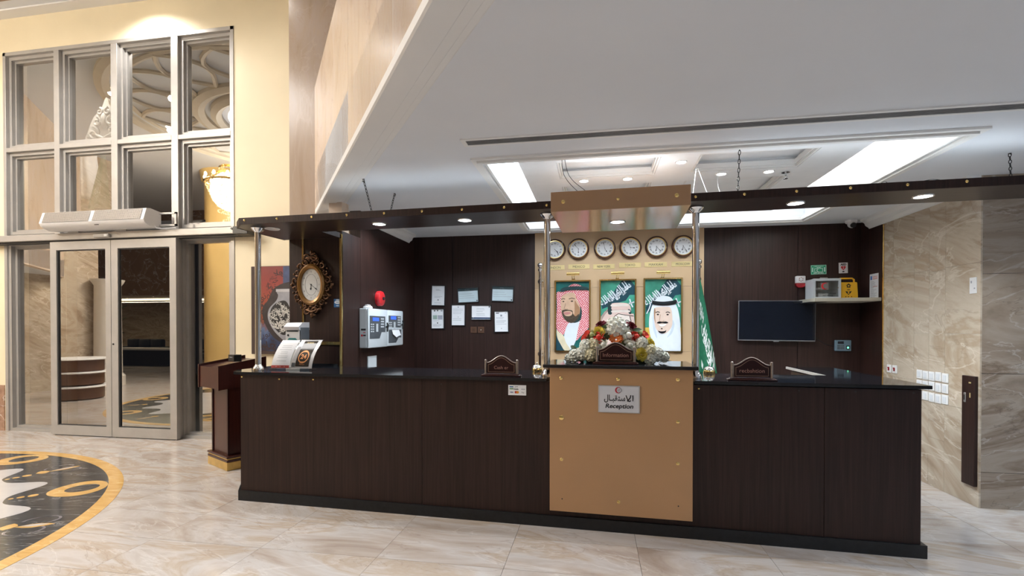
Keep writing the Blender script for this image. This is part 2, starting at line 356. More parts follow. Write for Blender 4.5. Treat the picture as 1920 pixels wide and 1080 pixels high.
def smooth_loop(pts, k=4):
    n = len(pts); out = []
    for i in range(n):
        p0, p1, p2, p3 = pts[i - 1], pts[i], pts[(i + 1) % n], pts[(i + 2) % n]
        for j in range(k):
            t = j / k
            out.append(tuple(0.5 * ((2 * p1[a]) + (-p0[a] + p2[a]) * t + (2 * p0[a] - 5 * p1[a] + 4 * p2[a] - p3[a]) * t * t + (-p0[a] + 3 * p1[a] - 3 * p2[a] + p3[a]) * t ** 3) for a in (0, 1)))
    return out
def ell(cx, cy, rx, ry, n=32, a0=0.0):
    return [(cx + rx * cos(2 * pi * k / n + a0), cy + ry * sin(2 * pi * k / n + a0)) for k in range(n)]
def stroke(g, pts, w, y0, y1):
    """a flat brush stroke (ribbon) on an upright face"""
    L = []; R = []
    for i, p in enumerate(pts):
        a = pts[max(0, i - 1)]; b = pts[min(len(pts) - 1, i + 1)]; dx, dy = b[0] - a[0], b[1] - a[1]; l = hypot(dx, dy) or 1
        ww = (w[i] if isinstance(w, (list, tuple)) else w) / 2
        L.append((p[0] - dy / l * ww, p[1] + dx / l * ww)); R.append((p[0] + dy / l * ww, p[1] - dx / l * ww))
    g.prism(L + R[::-1], y0, y1, XZ)

# ================================================================== THE ROOM
ZC, YB, XR, XL, YW, HL = 2.765, 6.45, 3.15, -2.5, 5.71, 6.0
# ---- floor: marble tiles over a bed
fl = struct('floor', 'polished beige marble floor of the hotel lobby')
g = G(); g.box((-26, -10, -0.15), (9, 6.9, -0.0105)); g.obj('floor_bed', FLOORM, fl, 0)
tw, td = 0.845, 0.45
g = G(); g.box((-tw / 2 + 0.0012, -td / 2 + 0.0012, -0.012), (tw / 2 - 0.0012, td / 2 - 0.0012, 0.0)); TILE = g.mesh('floor_tile', FLOORM, 0)
for i in range(-7, 4):
    for j in range(-5, 6):
        x, y = -0.14 + i * tw, 3.175 + j * td
        if y + td / 2 > 5.9: continue
        if hypot(x + 6.577, y - 1.786) < 2.3: continue
        o = link('floor_tile', TILE, fl); o.location = (x, y, 0)
g = G()
for x0, x1, y0, y1 in ((-26, -6.48, -10, 6.9), (2.82, 9, -10, 6.9), (-6.48, 2.82, -10, 0.70), (-6.48, 2.82, 5.65, 6.9)):
    g.box((x0, y0, -0.0104), (x1, y1, -0.0004))
tag(g.obj('floor_slabs', FLOORM, fl, 0), kind='stuff')

# ---- inlaid medallion
MC = (-6.577, 1.786)
med = thing('floor_medallion', 'large round inlaid marble medallion in black, gold and white before the glass doors', 'medallion', (MC[0], MC[1], 0))
def pol(r, a): return (r * cos(radians(a)), r * sin(radians(a)))
g = G(); g.ring([pol(3.012, k * 3) for k in range(120)], [pol(2.897, k * 3) for k in range(120)], -0.006, 0.0022); g.obj('border_ring', YMARB, med, 0)
g = G(); g.prism([pol(2.897, k * 3) for k in range(120)], -0.006, 0.0015); g.obj('dark_field', BMARB, med, 0)
star = []
for k in range(360):
    a = k; ph = (a - 46.5) / 20.0; t = ph - math.floor(ph)      # a dark lobe at 46.5 + 20k, a white tip between
    t = abs(t - 0.5) * 2
    skew = 0.5 + 0.5 * cos(pi * t); star.append(pol(2.20 + 0.262 * skew ** 1.6, a))
g = G(); g.prism(star, -0.004, 0.0024); g.obj('scalloped_star', WMARB, med, 0)
def petal_ring(a):
    ou = []; inn = []
    for k in range(40):
        t = 2 * pi * k / 40; r = 2.68 + 0.215 * cos(t); w = 5.0 * sin(t) * (1 + 0.12 * cos(t)); ou.append(pol(r, a + w))
        r = 2.71 + 0.125 * cos(t); w = 2.5 * sin(t); inn.append(pol(r, a + w))
    g = G(); g.ring(ou, inn, -0.004, 0.0026); return g
for k, a in enumerate((7, 47, 87, 127, 167, 207, 247, 287, 327)):
    petal_ring(a).obj('gold_eye', YMARB, med, 0)
for a in (47, 67.9, 87, 27.5, 7):
    g = G()
    for r, s in ((2.24, 0.6), (2.30, 0.9), (2.38, 1.2)):
        g.prism([pol(r + s * 0.030 * cos(t * pi / 8), a + s * 0.75 * sin(t * pi / 8)) for t in range(16)], -0.004, 0.0026)
    g.obj('bead', YMARB, med, 0)
for a in (27, 68, 108, 148):
    g = G()
    for r0, r1, w, da in ((2.45, 2.56, 1.5, 0.3), (2.55, 2.80, 0.9, -0.2)):
        g.prism([pol(r0, a + da)] + [pol(r0 + (r1 - r0) * t, a + da + w * sin(pi * t)) for t in (0.25, 0.5, 0.8)] + [pol(r1, a + da)] + [pol(r0 + (r1 - r0) * t, a + da - w * sin(pi * t)) for t in (0.8, 0.5, 0.25)], -0.004, 0.0026)
    g.obj('gold_leaf_inlay', YMARB, med, 0)
    g = G(); g.prism([pol(2.58, a)] + [pol(2.58 + 0.18 * t, a + 0.45 * sin(pi * t)) for t in (0.3, 0.6, 0.85)] + [pol(2.76, a)] + [pol(2.58 + 0.18 * t, a - 0.45 * sin(pi * t)) for t in (0.85, 0.6, 0.3)], -0.004, 0.0031)
    g.obj('white_leaf_inlay', WMARB, med, 0)
    for s in (-1, 1):
        g = G()
        c = [(2.66 + 0.115 * cos(t), a + s * (2.2 + 1.8 * sin(t))) for t in [k * pi / 10 - 0.9 for k in range(14)]]
        L = [pol(r + 0.010, q) for r, q in c]; R_ = [pol(r - 0.010, q) for r, q in c]
        for q in range(len(c) - 1): g.prism([L[q], L[q + 1], R_[q + 1], R_[q]], -0.004, 0.0028)
        g.obj('grey_scroll', GMARB, med, 0)

# ---- yellow wall with the window opening
WX0, WX1, WZ1 = -8.487, -4.712, 5.49
wl = struct('wall_back_left')
g = G(); g.box((-13.2, YW, 0), (WX0, YW + 0.3, HL)); g.box((WX1, YW, 0), (-2.63, YW + 0.3, HL)); g.box((WX0, YW, WZ1), (WX1, YW + 0.3, HL))
g.obj('plaster', YELL, wl, 0)
g = G(); g.box((-13.2, YW - 0.012, 0), (WX0 - 0.02, YW, 0.665)); tag(g.obj('baseboard_left', BASEM, None, 0), kind='structure')
g = G(); g.box((-16, YW + 0.3, -0.02), (-1, 14, 0.0)); tag(g.obj('ground_outside', P('night_paving', (0.05, 0.05, 0.05), 0.8, var=0.2), None, 0), kind='structure')
# pilaster and bulkhead over the dropped ceiling
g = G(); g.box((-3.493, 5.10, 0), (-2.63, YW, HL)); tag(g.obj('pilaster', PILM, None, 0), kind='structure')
DA = (-2.90, 4.75); DB = (-0.63, 1.82); DL = hypot(DB[0] - DA[0], DB[1] - DA[1]); DU = ((DB[0] - DA[0]) / DL, (DB[1] - DA[1]) / DL)
DN = (DU[1], -DU[0])                      # towards the lobby
if DN[0] > 0: DN = (-DN[0], -DN[1])
def dg(s, n=0.0): return (DA[0] + DU[0] * s + DN[0] * n, DA[1] + DU[1] * s + DN[1] * n)
END = 7.9
bh = struct('wall_bulkhead')
# parapet of the upper gallery along the diagonal
def bulk(s0, s1, z0, z1):
    M = Matrix(((DU[0], 0, -DN[0], DA[0]), (DU[1], 0, -DN[1], DA[1]), (0, 1, 0, 0), (0, 0, 0, 1)))
    g = G(); g.prism([(s0, z0), (s1, z0), (s1, z1), (s0, z1)], 0.0, 0.16, M); return g
ZPAR = 4.25
for a, b in ((-0.44, 0.50), (0.504, 1.78), (1.784, 3.1), (3.104, 4.4), (4.404, 5.7), (5.704, END)):
    bulk(a, b, 2.80, ZPAR).obj('marble_slab', PINKM, bh, 0)
rl = thing('gallery_rail', 'dark handrail with a chrome bracket on top of the marble parapet', 'rail', (0, 0, 0))
g = G(); g.tube([(*dg(0.80, -0.08), ZPAR + 0.10), (*dg(END, -0.08), ZPAR + 0.10)], 0.024, 10); g.obj('handrail', BLACK, rl)
for q in (0.86, 2.3, 3.7, 5.1, 6.5):
    g = G(); g.cyl((*dg(q, -0.08), ZPAR), (*dg(q, -0.08), ZPAR + 0.10), 0.016, n=12); g.sph((*dg(q - 0.05, -0.05), ZPAR + 0.07), 0.028, 12); g.obj('bracket', CHROME, rl)
g = G(); g.box((-2.62, YW, 3.27), (3.6, YW + 0.2, HL)); g.box((3.6, -10, 3.27), (3.8, YW + 0.2, HL)); tag(g.obj('wall_gallery', YELL, None, 0), kind='structure')
EX, EY = dg(END)
g = G(); g.box((EX, -10, 2.80), (EX + 0.2, EY, 4.25)); g.obj('return_face', PINKM, bh, 0)
# ---- ceilings
def D_(y): return DA[0] + (DA[1] - y) * (DU[0] / -DU[1])
RX0, RX1, RY0, RY1 = -0.87, 2.40, 3.56, 6.15
ce = struct('ceiling')
g = G(); T = ZC + 0.5
g.prism([(D_(RY0), RY0), (RX0, RY0), (RX0, RY1), (-2.7, RY1), (-2.7, 5.2), dg(-0.42), (DA[0], DA[1])], ZC, T)
g.box((-3.3, RY1, ZC), (9, 6.7, T)); g.box((RX1, RY0, ZC), (9, RY1, T))
g.prism([(D_(RY0), RY0), (EX, EY), (EX, -10), (9, -10), (9, RY0)], ZC, T)
g.obj('dropped_ceiling', CEIL, ce, 0)
g = G(); g.box((-26, -10, HL), (3.6, YW + 0.3, HL + 0.2)); g.obj('high_ceiling', CEIL, ce, 0)
g = G(); g.box((-13.2, YW - 0.16, HL - 0.02), (-2.4, YW, HL)); g.box((-13.2, YW - 0.40, HL - 0.012), (-2.4, YW - 0.36, HL)); g.obj('ceiling_edge_band', WHITE, ce, 0)
g = G(); g.box((-13.2, YW - 0.36, HL - 0.006), (-2.4, YW - 0.30, HL)); g.obj('brown_trim_strip', P('brown_strip', (0.30, 0.22, 0.15), 0.6, var=0.1), ce, 0)  # brown trim line along the ceiling edge
# crown along the diagonal edge
prof = [(-0.022, 2.805), (-0.022, 2.757), (-0.012, 2.750), (0.11, 2.752), (0.115, 2.757), (0.165, 2.758), (0.17, 2.761), (0.20, 2.762), (0.215, 2.768), (0.215, 2.805)]
M = Matrix(((-DN[0], 0, DU[0], DA[0]), (-DN[1], 0, DU[1], DA[1]), (0, 1, 0, 0), (0, 0, 0, 1)))
g = G(); g.prism([(a, z) for a, z in prof], -0.22, END, M); tag(g.obj('trim_1', WHITE, None, 0), kind='structure')
# ---- recess with a lit slot all round and a coffered panel hanging in its middle
g = G(); g.box((RX0 - .1, RY0 - .1, 3.03), (RX1 + .1, RY1 + .1, T)); g.obj('recess_top', CEIL, ce, 0)
def crown_rect(x0, x1, y0, y1, z, w=0.055):
    g = G()
    for a, b, h in ((0.0, 0.36 * w, 0.014), (0.40 * w, 0.74 * w, 0.028), (0.80 * w, w, 0.010)):
        ou = [(x0 - w + a, y0 - w + a), (x1 + w - a, y0 - w + a), (x1 + w - a, y1 + w - a), (x0 - w + a, y1 + w - a)]
        ii = [(x0 - w + b, y0 - w + b), (x1 + w - b, y0 - w + b), (x1 + w - b, y1 + w - b), (x0 - w + b, y1 + w - b)]
        g.ring(ou, ii, z - h, z + 0.03)
    return g
tag(crown_rect(RX0 + 0.05, RX1 - 0.05, RY0 + 0.05, RY1 - 0.05, ZC, 0.10).obj('trim_2', WHITE, None, 0), kind='structure')
PX0, PX1, PY0, PY1 = -0.61, 1.95, 3.66, 5.86
pan = struct('ceiling_panel')
ZP = 2.82
xs = [PX0, PX0 + 0.30, 0.50, 0.79, PX1 - 0.32, PX1]; ys = [PY0, PY0 + 0.22, 4.32, 4.55, PY1 - 0.22, PY1]
g = G()
for a, b in ((0, 1), (2, 3), (4, 5)):
    g.box((xs[a], PY0, ZP), (xs[b], PY1, ZP + 0.09))
for a, b in ((0, 1), (2, 3), (4, 5)):
    for c, d in ((1, 2), (3, 4)): g.box((xs[c], ys[a], ZP), (xs[d], ys[b], ZP + 0.09))
g.box((PX0, PY0, ZP + 0.091), (PX1, PY1, ZP + 0.12)); g.obj('coffer_grid', P('coffer_white', (0.86, 0.88, 0.90), 0.7, var=0.02), pan, 0)
for c, d in ((1, 2), (3, 4)):
    for a, b in ((1, 2), (3, 4)):
        crown_rect(xs[c] + 0.03, xs[d] - 0.03, ys[a] + 0.03, ys[b] - 0.03, ZP + 0.03, 0.045).obj('coffer_moulding', WHITE, pan, 0)
for x, y in ((PX0 + 0.4, PY0 + 0.5), (PX1 - 0.4, PY0 + 0.5), (PX0 + 0.4, PY1 - 0.4), (PX1 - 0.4, PY1 - 0.4)):
    g = G(); g.cyl((x, y, ZP + 0.12), (x, y, 3.04), 0.012, n=8); g.obj('hanger', ALU, pan)
# LED strips lying on the edge of the panel, shining up into the slot
STRIP = P('led_strip', (1, 1, 1), 0.4, emit=(0.92, 0.97, 1.0), estr=6)
for nm, a, b, col, pw in (('led_strip', (PX0 - 0.012, PY0, ZP + 0.075), (PX0 - 0.004, PY1, ZP + 0.088), COOL, 40), ('led_strip', (PX1 + 0.004, PY0, ZP + 0.075), (PX1 + 0.012, PY1, ZP + 0.088), (1.0, 0.95, 0.85), 40), ('led_strip', (PX0, PY1 + 0.004, ZP + 0.075), (PX1, PY1 + 0.012, ZP + 0.088), COOL, 40)):
    g = G(); g.box(a, b); g.obj(nm, STRIP, pan, 0)
    cx, cy = (a[0] + b[0]) / 2, (a[1] + b[1]) / 2
    if abs(b[0] - a[0]) < 0.1: lamp('slot_lamp', 'AREA', (cx + (0.09 if cx > 1 else -0.09), cy, ZP + 0.06), pw, col, 0.12, 2.3, (0, 0, 1))
    else: lamp('slot_lamp', 'AREA', (cx, cy + 0.11, ZP + 0.06), pw, col, 2.5, 0.12, (0, 0, 1))

# ---- reception walls
wb = struct('wall_back')
for a, b in ((XL, -1.945), (-1.941, -0.797), (1.349, 2.446), (2.450, XR)):
    g = G(); g.box((a, YB, 0), (b - 0.002, YB + 0.12, ZC)); g.obj('wood_panel', WOOD, wb, 0)
for z0, z1 in ((0, 1.20), (1.203, 2.03), (2.033, ZC)):
    g = G(); g.box((-0.795, YB - 0.03, z0), (1.347, YB + 0.12, z1)); g.obj('tan_panel', TANW, wb, 0)
ws = struct('wall_left')
for a, b in ((4.4925, 4.87), (4.874, YB)):
    g = G(); g.box((XL - 0.12, a, 0), (XL, b, 2.47 if a < 4.6 else ZC)); g.obj('wood_panel', WOOD, ws, 0)
for a, b in ((-3.08, -2.935), (-2.915, XL - 0.003)):
    g = G(); g.box((a, 4.49, 0), (b, 4.61, 2.44)); g.obj('wood_panel', WOOD, ws, 0)
g = G(); g.box((XL - 0.135, 4.482, 2.47), (XL + 0.004, 4.62, ZC)); tag(g.obj('trim_7', PINKM, None, 0), kind='structure')
g = G(); g.box((-3.08, 4.50, 2.44), (XL - 0.14, 4.72, 2.50)); tag(g.obj('trim_3', WHITE, None, 0), kind='structure')
g = G(); g.box((-2.935, 4.478, 0), (-2.915, 4.5, 2.44), 0.003); g.obj('brass_strip', GOLD, ws)
g = G(); g.box((XL - 0.022, 4.476, 0), (XL + 0.004, 4.502, 2.44), 0.003); g.obj('brass_strip', GOLD, ws)
g = G(); g.box((-2.915, 4.480, 1.330), (XL - 0.02, 4.49, 1.362), 0.002); g.obj('brass_strip', GOLD, ws)
# crowns of the two side walls, ending just short of the back wall
cp = [(0.0, 2.655), (0.012, 2.655), (0.018, 2.668), (0.05, 2.69), (0.062, 2.72), (0.10, 2.742), (0.11, ZC), (0.0, ZC)]
M = Matrix(((1, 0, 0, XL), (0, 0, 1, 0), (0, 1, 0, 0), (0, 0, 0, 1)))
g = G(); g.prism(cp, 5.15, 6.25, M); tag(g.obj('trim_4', WHITE, None, 0), kind='structure')
M = Matrix(((-1, 0, 0, XR), (0, 0, 1, 0), (0, 1, 0, 0), (0, 0, 0, 1)))
g = G(); g.prism(cp, 4.62, 6.27, M); tag(g.obj('trim_5', WHITE, None, 0), kind='structure')
# right wall: marble slabs round the corner, then a strip of wood by the back corner
wr = struct('wall_right')
g = G(); g.box((XR + 0.013, 4.633, 0), (6.6, 6.7, ZC)); g.obj('masonry', P('masonry', (0.3, 0.28, 0.26), 0.8, var=0.1), wr, 0)
ye = [4.62, 5.032, 5.247, 5.468, 5.816, 5.99]
for k in range(5):
    zs = [0, 0.46, 0.98, 2.034, ZC] if k in (3, 1) else [0, 0.80, 1.45, 2.05, ZC]
    for a, b in zip(zs, zs[1:]):
        g = G(); g.box((XR, ye[k] + (0.0 if k == 0 else 0.001), a + 0.0008), (XR + 0.0125, ye[k + 1] - 0.001, b - 0.0008)); g.obj('marble_slab', WALLM, wr, 0)
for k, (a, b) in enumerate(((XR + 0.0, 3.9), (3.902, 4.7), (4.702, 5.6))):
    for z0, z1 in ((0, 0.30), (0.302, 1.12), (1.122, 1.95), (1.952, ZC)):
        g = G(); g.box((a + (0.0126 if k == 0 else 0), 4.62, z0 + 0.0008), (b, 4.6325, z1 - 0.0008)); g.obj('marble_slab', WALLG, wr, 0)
g = G(); g.box((XR - 0.004, 5.992, 0), (XR + 0.0125, YB, ZC)); g.obj('wood_panel', WOOD, wr, 0)
g = G(); g.box((XR - 0.012, 5.984, 0), (XR, 5.996, 2.65), 0.002); g.obj('brass_strip', GOLD, wr)
# ---- far shell of the lobby and corridor, seen only in the window glass
g = G(); g.box((-13.2, 0.5, 0), (-12.9, YW + 0.3, HL)); tag(g.obj('wall_lobby_left', WALLM, None, 0), kind='structure')
g = G(); g.box((-26.2, -10, 0), (-26, YW + 0.3, HL)); tag(g.obj('wall_far_left', WALLM, None, 0), kind='structure')
g = G(); g.box((-26, YW - 0.1, 0), (-13.2, YW + 0.1, HL)); tag(g.obj('wall_far_back', YELL, None, 0), kind='structure')
g = G(); g.box((-26, -10.2, 0), (9, -10, HL)); tag(g.obj('wall_front', WALLM, None, 0), kind='structure')
g = G(); g.box((9, -10, 0), (9.2, 6.7, HL)); tag(g.obj('wall_corridor_right', WHITE, None, 0), kind='structure')
g = G(); g.box((6.6, 6.5, 0), (9.2, 6.7, ZC)); tag(g.obj('wall_corridor_back', WHITE, None, 0), kind='structure')
brm = marble('brown_far_marble', [(0.3, (0.22, 0.13, 0.07)), (0.7, (0.34, 0.21, 0.12))], rough=0.4, freq=0.9)
g = G(); g.box((-26, -10, 2.75), (-9.2, -4.6, 3.0)); g.box((-26, -4.75, 3.0), (-9.2, -4.6, HL)); tag(g.obj('wall_mezzanine', [brm], None, 0), kind='structure')

# ================================================================== WINDOW AND DOORS
win = struct('window_1')
MX = [WX0, (-7.592, -7.500), (-6.632, -6.527), (-5.667, -5.560), WX1]
TZ = 2.80
def bar(a, b, name='frame_bar'):
    g = G(); g.box(a, b, 0.003); return g.obj(name, ALU, win)
g = G()
bar((WX0, 5.70, 0), (WX0 + 0.05, 5.86, WZ1), 'jamb'); bar((WX1 - 0.05, 5.70, 0), (WX1, 5.86, WZ1), 'jamb')
bar((WX0, 5.70, WZ1 - 0.05), (WX1, 5.86, WZ1), 'head_rail')
for m in MX[1:4]: bar((m[0], 5.70, TZ), (m[1], 5.86, WZ1 - 0.05), 'mullion')
cols = [(WX0 + 0.05, MX[1][0]), (MX[1][1], MX[2][0]), (MX[2][1], MX[3][0]), (MX[3][1], WX1 - 0.05)]
rows = [(2.86, 4.050), (4.112, WZ1 - 0.05)]
for k, (a, b) in enumerate(cols):
    bar((a, 5.70, 4.050), (b, 5.86, 4.112), 'cross_rail')
    for z0, z1 in rows:
        g = G()
        for y0, y1, wd_ in ((5.745, 5.86, 0.045), (5.785, 5.86, 0.075)):
            o_ = [(a, z0), (b, z0), (b, z1), (a, z1)]; i_ = [(a + wd_, z0 + wd_), (b - wd_, z0 + wd_), (b - wd_, z1 - wd_), (a + wd_, z1 - wd_)]
            g.ring(o_, i_, y0, y1, XZ)
        g.obj('inner_frame', ALU, win)
        g = G(); g.box((a + 0.07, 5.815, z0 + 0.07), (b - 0.07, 5.823, z1 - 0.07)); g.obj('pane', GLASS, win, 0)
# side lights below
for a, b in ((WX0 + 0.05, -7.42), (-5.56, WX1 - 0.05)):
    g = G()
    for y0, y1, wd_ in ((5.72, 5.86, 0.045), (5.77, 5.86, 0.085)):
        g.ring([(a, 0), (b, 0), (b, 2.74), (a, 2.74)], [(a + wd_, wd_ * 0.9), (b - wd_, wd_ * 0.9), (b - wd_, 2.74 - wd_), (a + wd_, 2.74 - wd_)], y0, y1, XZ)
    g.obj('inner_frame', ALU, win)
    g = G(); g.box((a + 0.08, 5.80, 0.07), (b - 0.08, 5.808, 2.66)); g.obj('pane', GLASS, win, 0)
bar((-5.60, 5.66, 0), (-5.53, 5.86, 2.74), 'post'); bar((-7.50, 5.66, 0), (-7.43, 5.86, 2.74), 'post')
hd = struct('trim_6')
g = G(); g.box((-9.4, 5.56, 2.722), (-4.575, 5.70, 2.812), 0.006); g.obj('operator_cover', ALU, hd)
g = G(); g.box((-9.4, 5.60, 2.700), (-4.58, 5.70, 2.722)); g.obj('track', ALUD, hd)
g = G(); g.cyl((-4.63, 5.548, 2.785), (-4.63, 5.562, 2.785), 0.014, n=14); g.obj('key_switch', BLACK, hd)
g = G(); g.box((-4.575, 5.50, 2.70), (-4.36, 5.709, 2.80), 0.006); g.obj('end_bracket', BLACK, hd)
def door(n, x0, x1, lab):
    d = struct('door_%d' % n, lab); y0, y1, z0, z1 = 5.585, 5.64, 0.012, 2.70
    a, b, c, e = x0 + 0.105, x1 - 0.085, 0.145, 2.585
    if n == 2: a, b = x0 + 0.105, x1 - 0.10
    g = G(); g.ring([(x0, z0), (x1, z0), (x1, z1), (x0, z1)], [(a, c), (b, c), (b, e), (a, e)], y0, y1, XZ); g.obj('leaf_frame', ALU, d)
    g = G(); g.ring([(a - .002, c - .002), (b + .002, c - .002), (b + .002, e + .002), (a - .002, e + .002)], [(a + 0.012, c + 0.012), (b - 0.012, c + 0.012), (b - 0.012, e - 0.012), (a + 0.012, e - 0.012)], y0 + 0.012, y1 - 0.012, XZ); g.obj('gasket', ALUD, d)
    g = G(); g.box((a + 0.006, y0 + 0.026, c + 0.006), (b - 0.006, y0 + 0.034, e - 0.006)); g.obj('pane', GLASS, d, 0)
    g = G(); x = (x1 - 0.03) if n == 1 else (x0 + 0.03)
    g.cyl((x, y0 - 0.006, 1.28), (x, y0, 1.28), 0.012, n=12)
    if n == 2: g.obj('lock_cylinder', BLACK, d)
    g = G(); g.box((x0 + 0.05, y0 + 0.01, 0.0), (x1 - 0.05, y1 - 0.01, 0.0125)); g.obj('floor_guide', BLACK, d)
door(1, -7.522, -6.520, 'left leaf of the grey aluminium sliding glass doors')
door(2, -6.512, -5.492, 'right leaf of the grey aluminium sliding glass doors')
# door sensor under the cover
sn = thing('door_sensor', 'small grey motion sensor on the door header above the glass doors', 'sensor', (-6.60, 5.545, 2.757))
g = G(); g.box((-0.125, -0.030, -0.030), (0.125, 0.012, 0.022), 0.014, 2); g.obj('housing', P('sensor_grey', (0.42, 0.40, 0.37), 0.4, var=0.04), sn)
g = G(); g.box((0.06, -0.033, -0.018), (0.105, -0.029, 0.010)); g.obj('sensor_window', PLAST, sn)
# air curtain
ac = thing('air_curtain', 'long white air curtain with two perforated grilles above the sliding doors', 'air curtain', (-6.55, 5.60, 2.94))
L2 = 0.82
pf = [(-0.26, -0.035), (-0.215, 0.115), (-0.16, 0.125), (0.0, 0.105), (0.0, -0.105), (-0.13, -0.118), (-0.20, -0.095), (-0.24, -0.07)]
M = Matrix(((0, 0, 1, 0), (1, 0, 0, 0), (0, 1, 0, 0), (0, 0, 0, 1)))
g = G(); g.prism(pf, -L2, L2, M); g.obj('housing', PLAST, ac, 30)
MESHM = P('perforated_grille', (0.34, 0.31, 0.28), 0.5, 0.3, var=0.3, vscale=150)
for s in (-1, 1):
    x0, x1 = (0.03, 0.77) if s > 0 else (-0.77, -0.03)
    g = G()
    A = Vector((0, -0.262, -0.030)); B = Vector((0, -0.218, 0.112)); n_ = Vector((0, -0.95, 0.3)) * 0.004
    g.quads([(x0, A.y + n_.y, A.z), (x1, A.y + n_.y, A.z), (x1, B.y + n_.y, B.z), (x0, B.y + n_.y, B.z)], [(0, 1, 2, 3)])
    gr = g.obj('grille', MESHM, ac, 0)
    g = G(); nx, nz = 42, 9                                    # perforations as little dark studs
    for i in range(nx):
        for j in range(nz):
            t = (j + 0.5) / nz; x = x0 + (x1 - x0) * (i + 0.5 + 0.5 * (j % 2)) / (nx + 0.5); y = A.y + (B.y - A.y) * t - 0.0055; z = A.z + (B.z - A.z) * t
            r = 0.0048; g.quads([(x - r, y, z), (x, y - 0.0005, z - r * 1.2), (x + r, y, z), (x, y + 0.0005, z + r * 1.2)], [(0, 1, 2, 3)])
    tag(g.obj('perforations', BLACK, gr, 0), kind='stuff')
g = G()
for z in (0.075, -0.085): g.box((L2, -0.03, z), (L2 + 0.26, -0.005, z + 0.022))
g.box((L2 + 0.235, -0.03, -0.085), (L2 + 0.26, -0.005, 0.097)); g.obj('bracket', ALU, ac)
for x in (-0.55, 0.22):
    g = G(); g.box((x - 0.09, -0.04, -0.128), (x + 0.09, 0.02, -0.10)); g.obj('mounting_foot', ALU, ac)
g = G(); g.tube([(L2, -0.10, -0.09), (L2 + 0.02, -0.09, -0.12), (L2 + 0.08, -0.07, -0.126), (L2 + 0.30, -0.07, -0.122)], 0.006); g.obj('cable', PLAST, ac)
g = G(); g.box((0.05, -0.246, -0.083), (0.11, -0.236, -0.076)); g.obj('maker_badge', BLACK, ac)

# ================================================================== RECEPTION COUNTER  (its own frame: u along the front, v back)
TH = radians(-2.19); LC = (-3.063, 3.736)
def CW(u, v, z=0.0): return (LC[0] + u * cos(TH) - v * sin(TH), LC[1] + u * sin(TH) + v * cos(TH), z)
rc = thing('reception_counter', 'long dark wenge reception counter with a black plinth', 'counter', (*LC, 0), TH)
U1 = 5.192
def pl(u0, u1): return u0, u1
# plinth
g = G(); g.prism([(0.0, 0.0), (U1, 0.0), (U1, 1.40), (4.80, 1.40), (4.80, 0.60), (0.55, 0.60), (0.55, 0.74), (-0.10, 0.74), (-0.10, 0.14)], 0.0, 0.086); g.obj('plinth', PLINTH, rc)
# carcass and front panels
g = G(); g.prism([(0.03, 0.035), (U1 - 0.035, 0.035), (U1 - 0.035, 1.38), (4.83, 1.38), (4.83, 0.58), (0.50, 0.58), (0.50, 0.735), (-0.075, 0.735), (-0.075, 0.155)], 0.08, 1.095); g.obj('carcass', WOOD, rc, 0)
for a, b in ((0.015, 1.698), (1.700, 2.735), (3.735, 4.593), (4.595, U1 - 0.030)):
    g = G(); g.box((a, 0.016, 0.084), (b, 0.038, 1.097), 0.002); g.obj('front_panel', WOOD, rc, 0)
g = G(); g.box((2.735, 0.016, 0.084), (3.735, 0.036, 1.097)); g.obj('front_panel', WOOD, rc, 0)
a, b = Vector((0.012, 0.018)), Vector((-0.082, 0.150)); n_ = Vector((-(b - a).y, (b - a).x)).normalized()
g = G(); g.prism([(a.x, a.y), (b.x, b.y), (b.x - 0.0, b.y + 0.03), (a.x + 0.02, a.y + 0.02)], 0.085, 1.097); g.obj('corner_panel', WOOD, rc, 0)
g = G(); g.box((-0.084, 0.150, 0.085), (-0.072, 0.735, 1.097)); g.obj('side_panel', WOOD, rc, 0)
g = G(); g.box((U1 - 0.034, 0.038, 0.085), (U1 - 0.022, 1.38, 1.097)); g.obj('side_panel', WOOD, rc, 0)
def stud(name, mat, parent, pts, r, y):
    g = G(); g.lathe([(0.0, 0.007), (r * 0.6, 0.006), (r, 0.002), (r, 0.0)], n=12, axis='Y'); me = g.mesh(name, mat)
    for x, z in pts:
        o = link(name, me, parent); o.location = (x, y, z)
stud('screw_cap', GOLD, rc, [(0.03, 1.077), (0.399, 1.064), (0.724, 1.067), (3.79, 1.070)], 0.0085, 0.016)
g = G(); g.cyl((0, 0, 0), (0, -0.001, 0), 0.006, n=10); me = g.mesh('screw_hole', BLACK)
for x, z in ((4.437, 1.073), (4.778, 1.075), (5.116, 1.077), (1.86, 1.055)):
    o = link('screw_hole', me, rc); o.location = (x, 0.016, z)
# granite tops
tl = thing('granite_countertop', 'polished black granite top of the cashier side of the counter', 'countertop', (*LC, 0), TH)
g = G(); g.prism([(-0.036, -0.006), (2.70, -0.006), (2.70, 0.70), (0.62, 0.70), (0.56, 0.755), (-0.17, 0.755), (-0.15, 0.16)], 1.097, 1.120); o = g.obj('slab', GRAN, tl)
g = G(); g.prism([(0.05, 0.735), (0.50, 0.735), (0.50, 0.753), (0.05, 0.753)], 1.120, 1.142); g.obj('upstand', GRAN, tl)
tr = thing('granite_countertop', 'polished black granite top of the right side of the counter with a return wing', 'countertop', (*LC, 0), TH)
g = G(); g.prism([(3.76, -0.006), (U1 + 0.018, -0.006), (U1 + 0.018, 1.50), (4.83, 1.50), (4.83, 0.62), (3.76, 0.62)], 1.104, 1.127); g.obj('slab', GRAN, tr)
g = G(); g.box((4.822, 0.62, 1.106), (4.834, 1.50, 1.1275)); g.obj('edge_strip', ALU, tr)
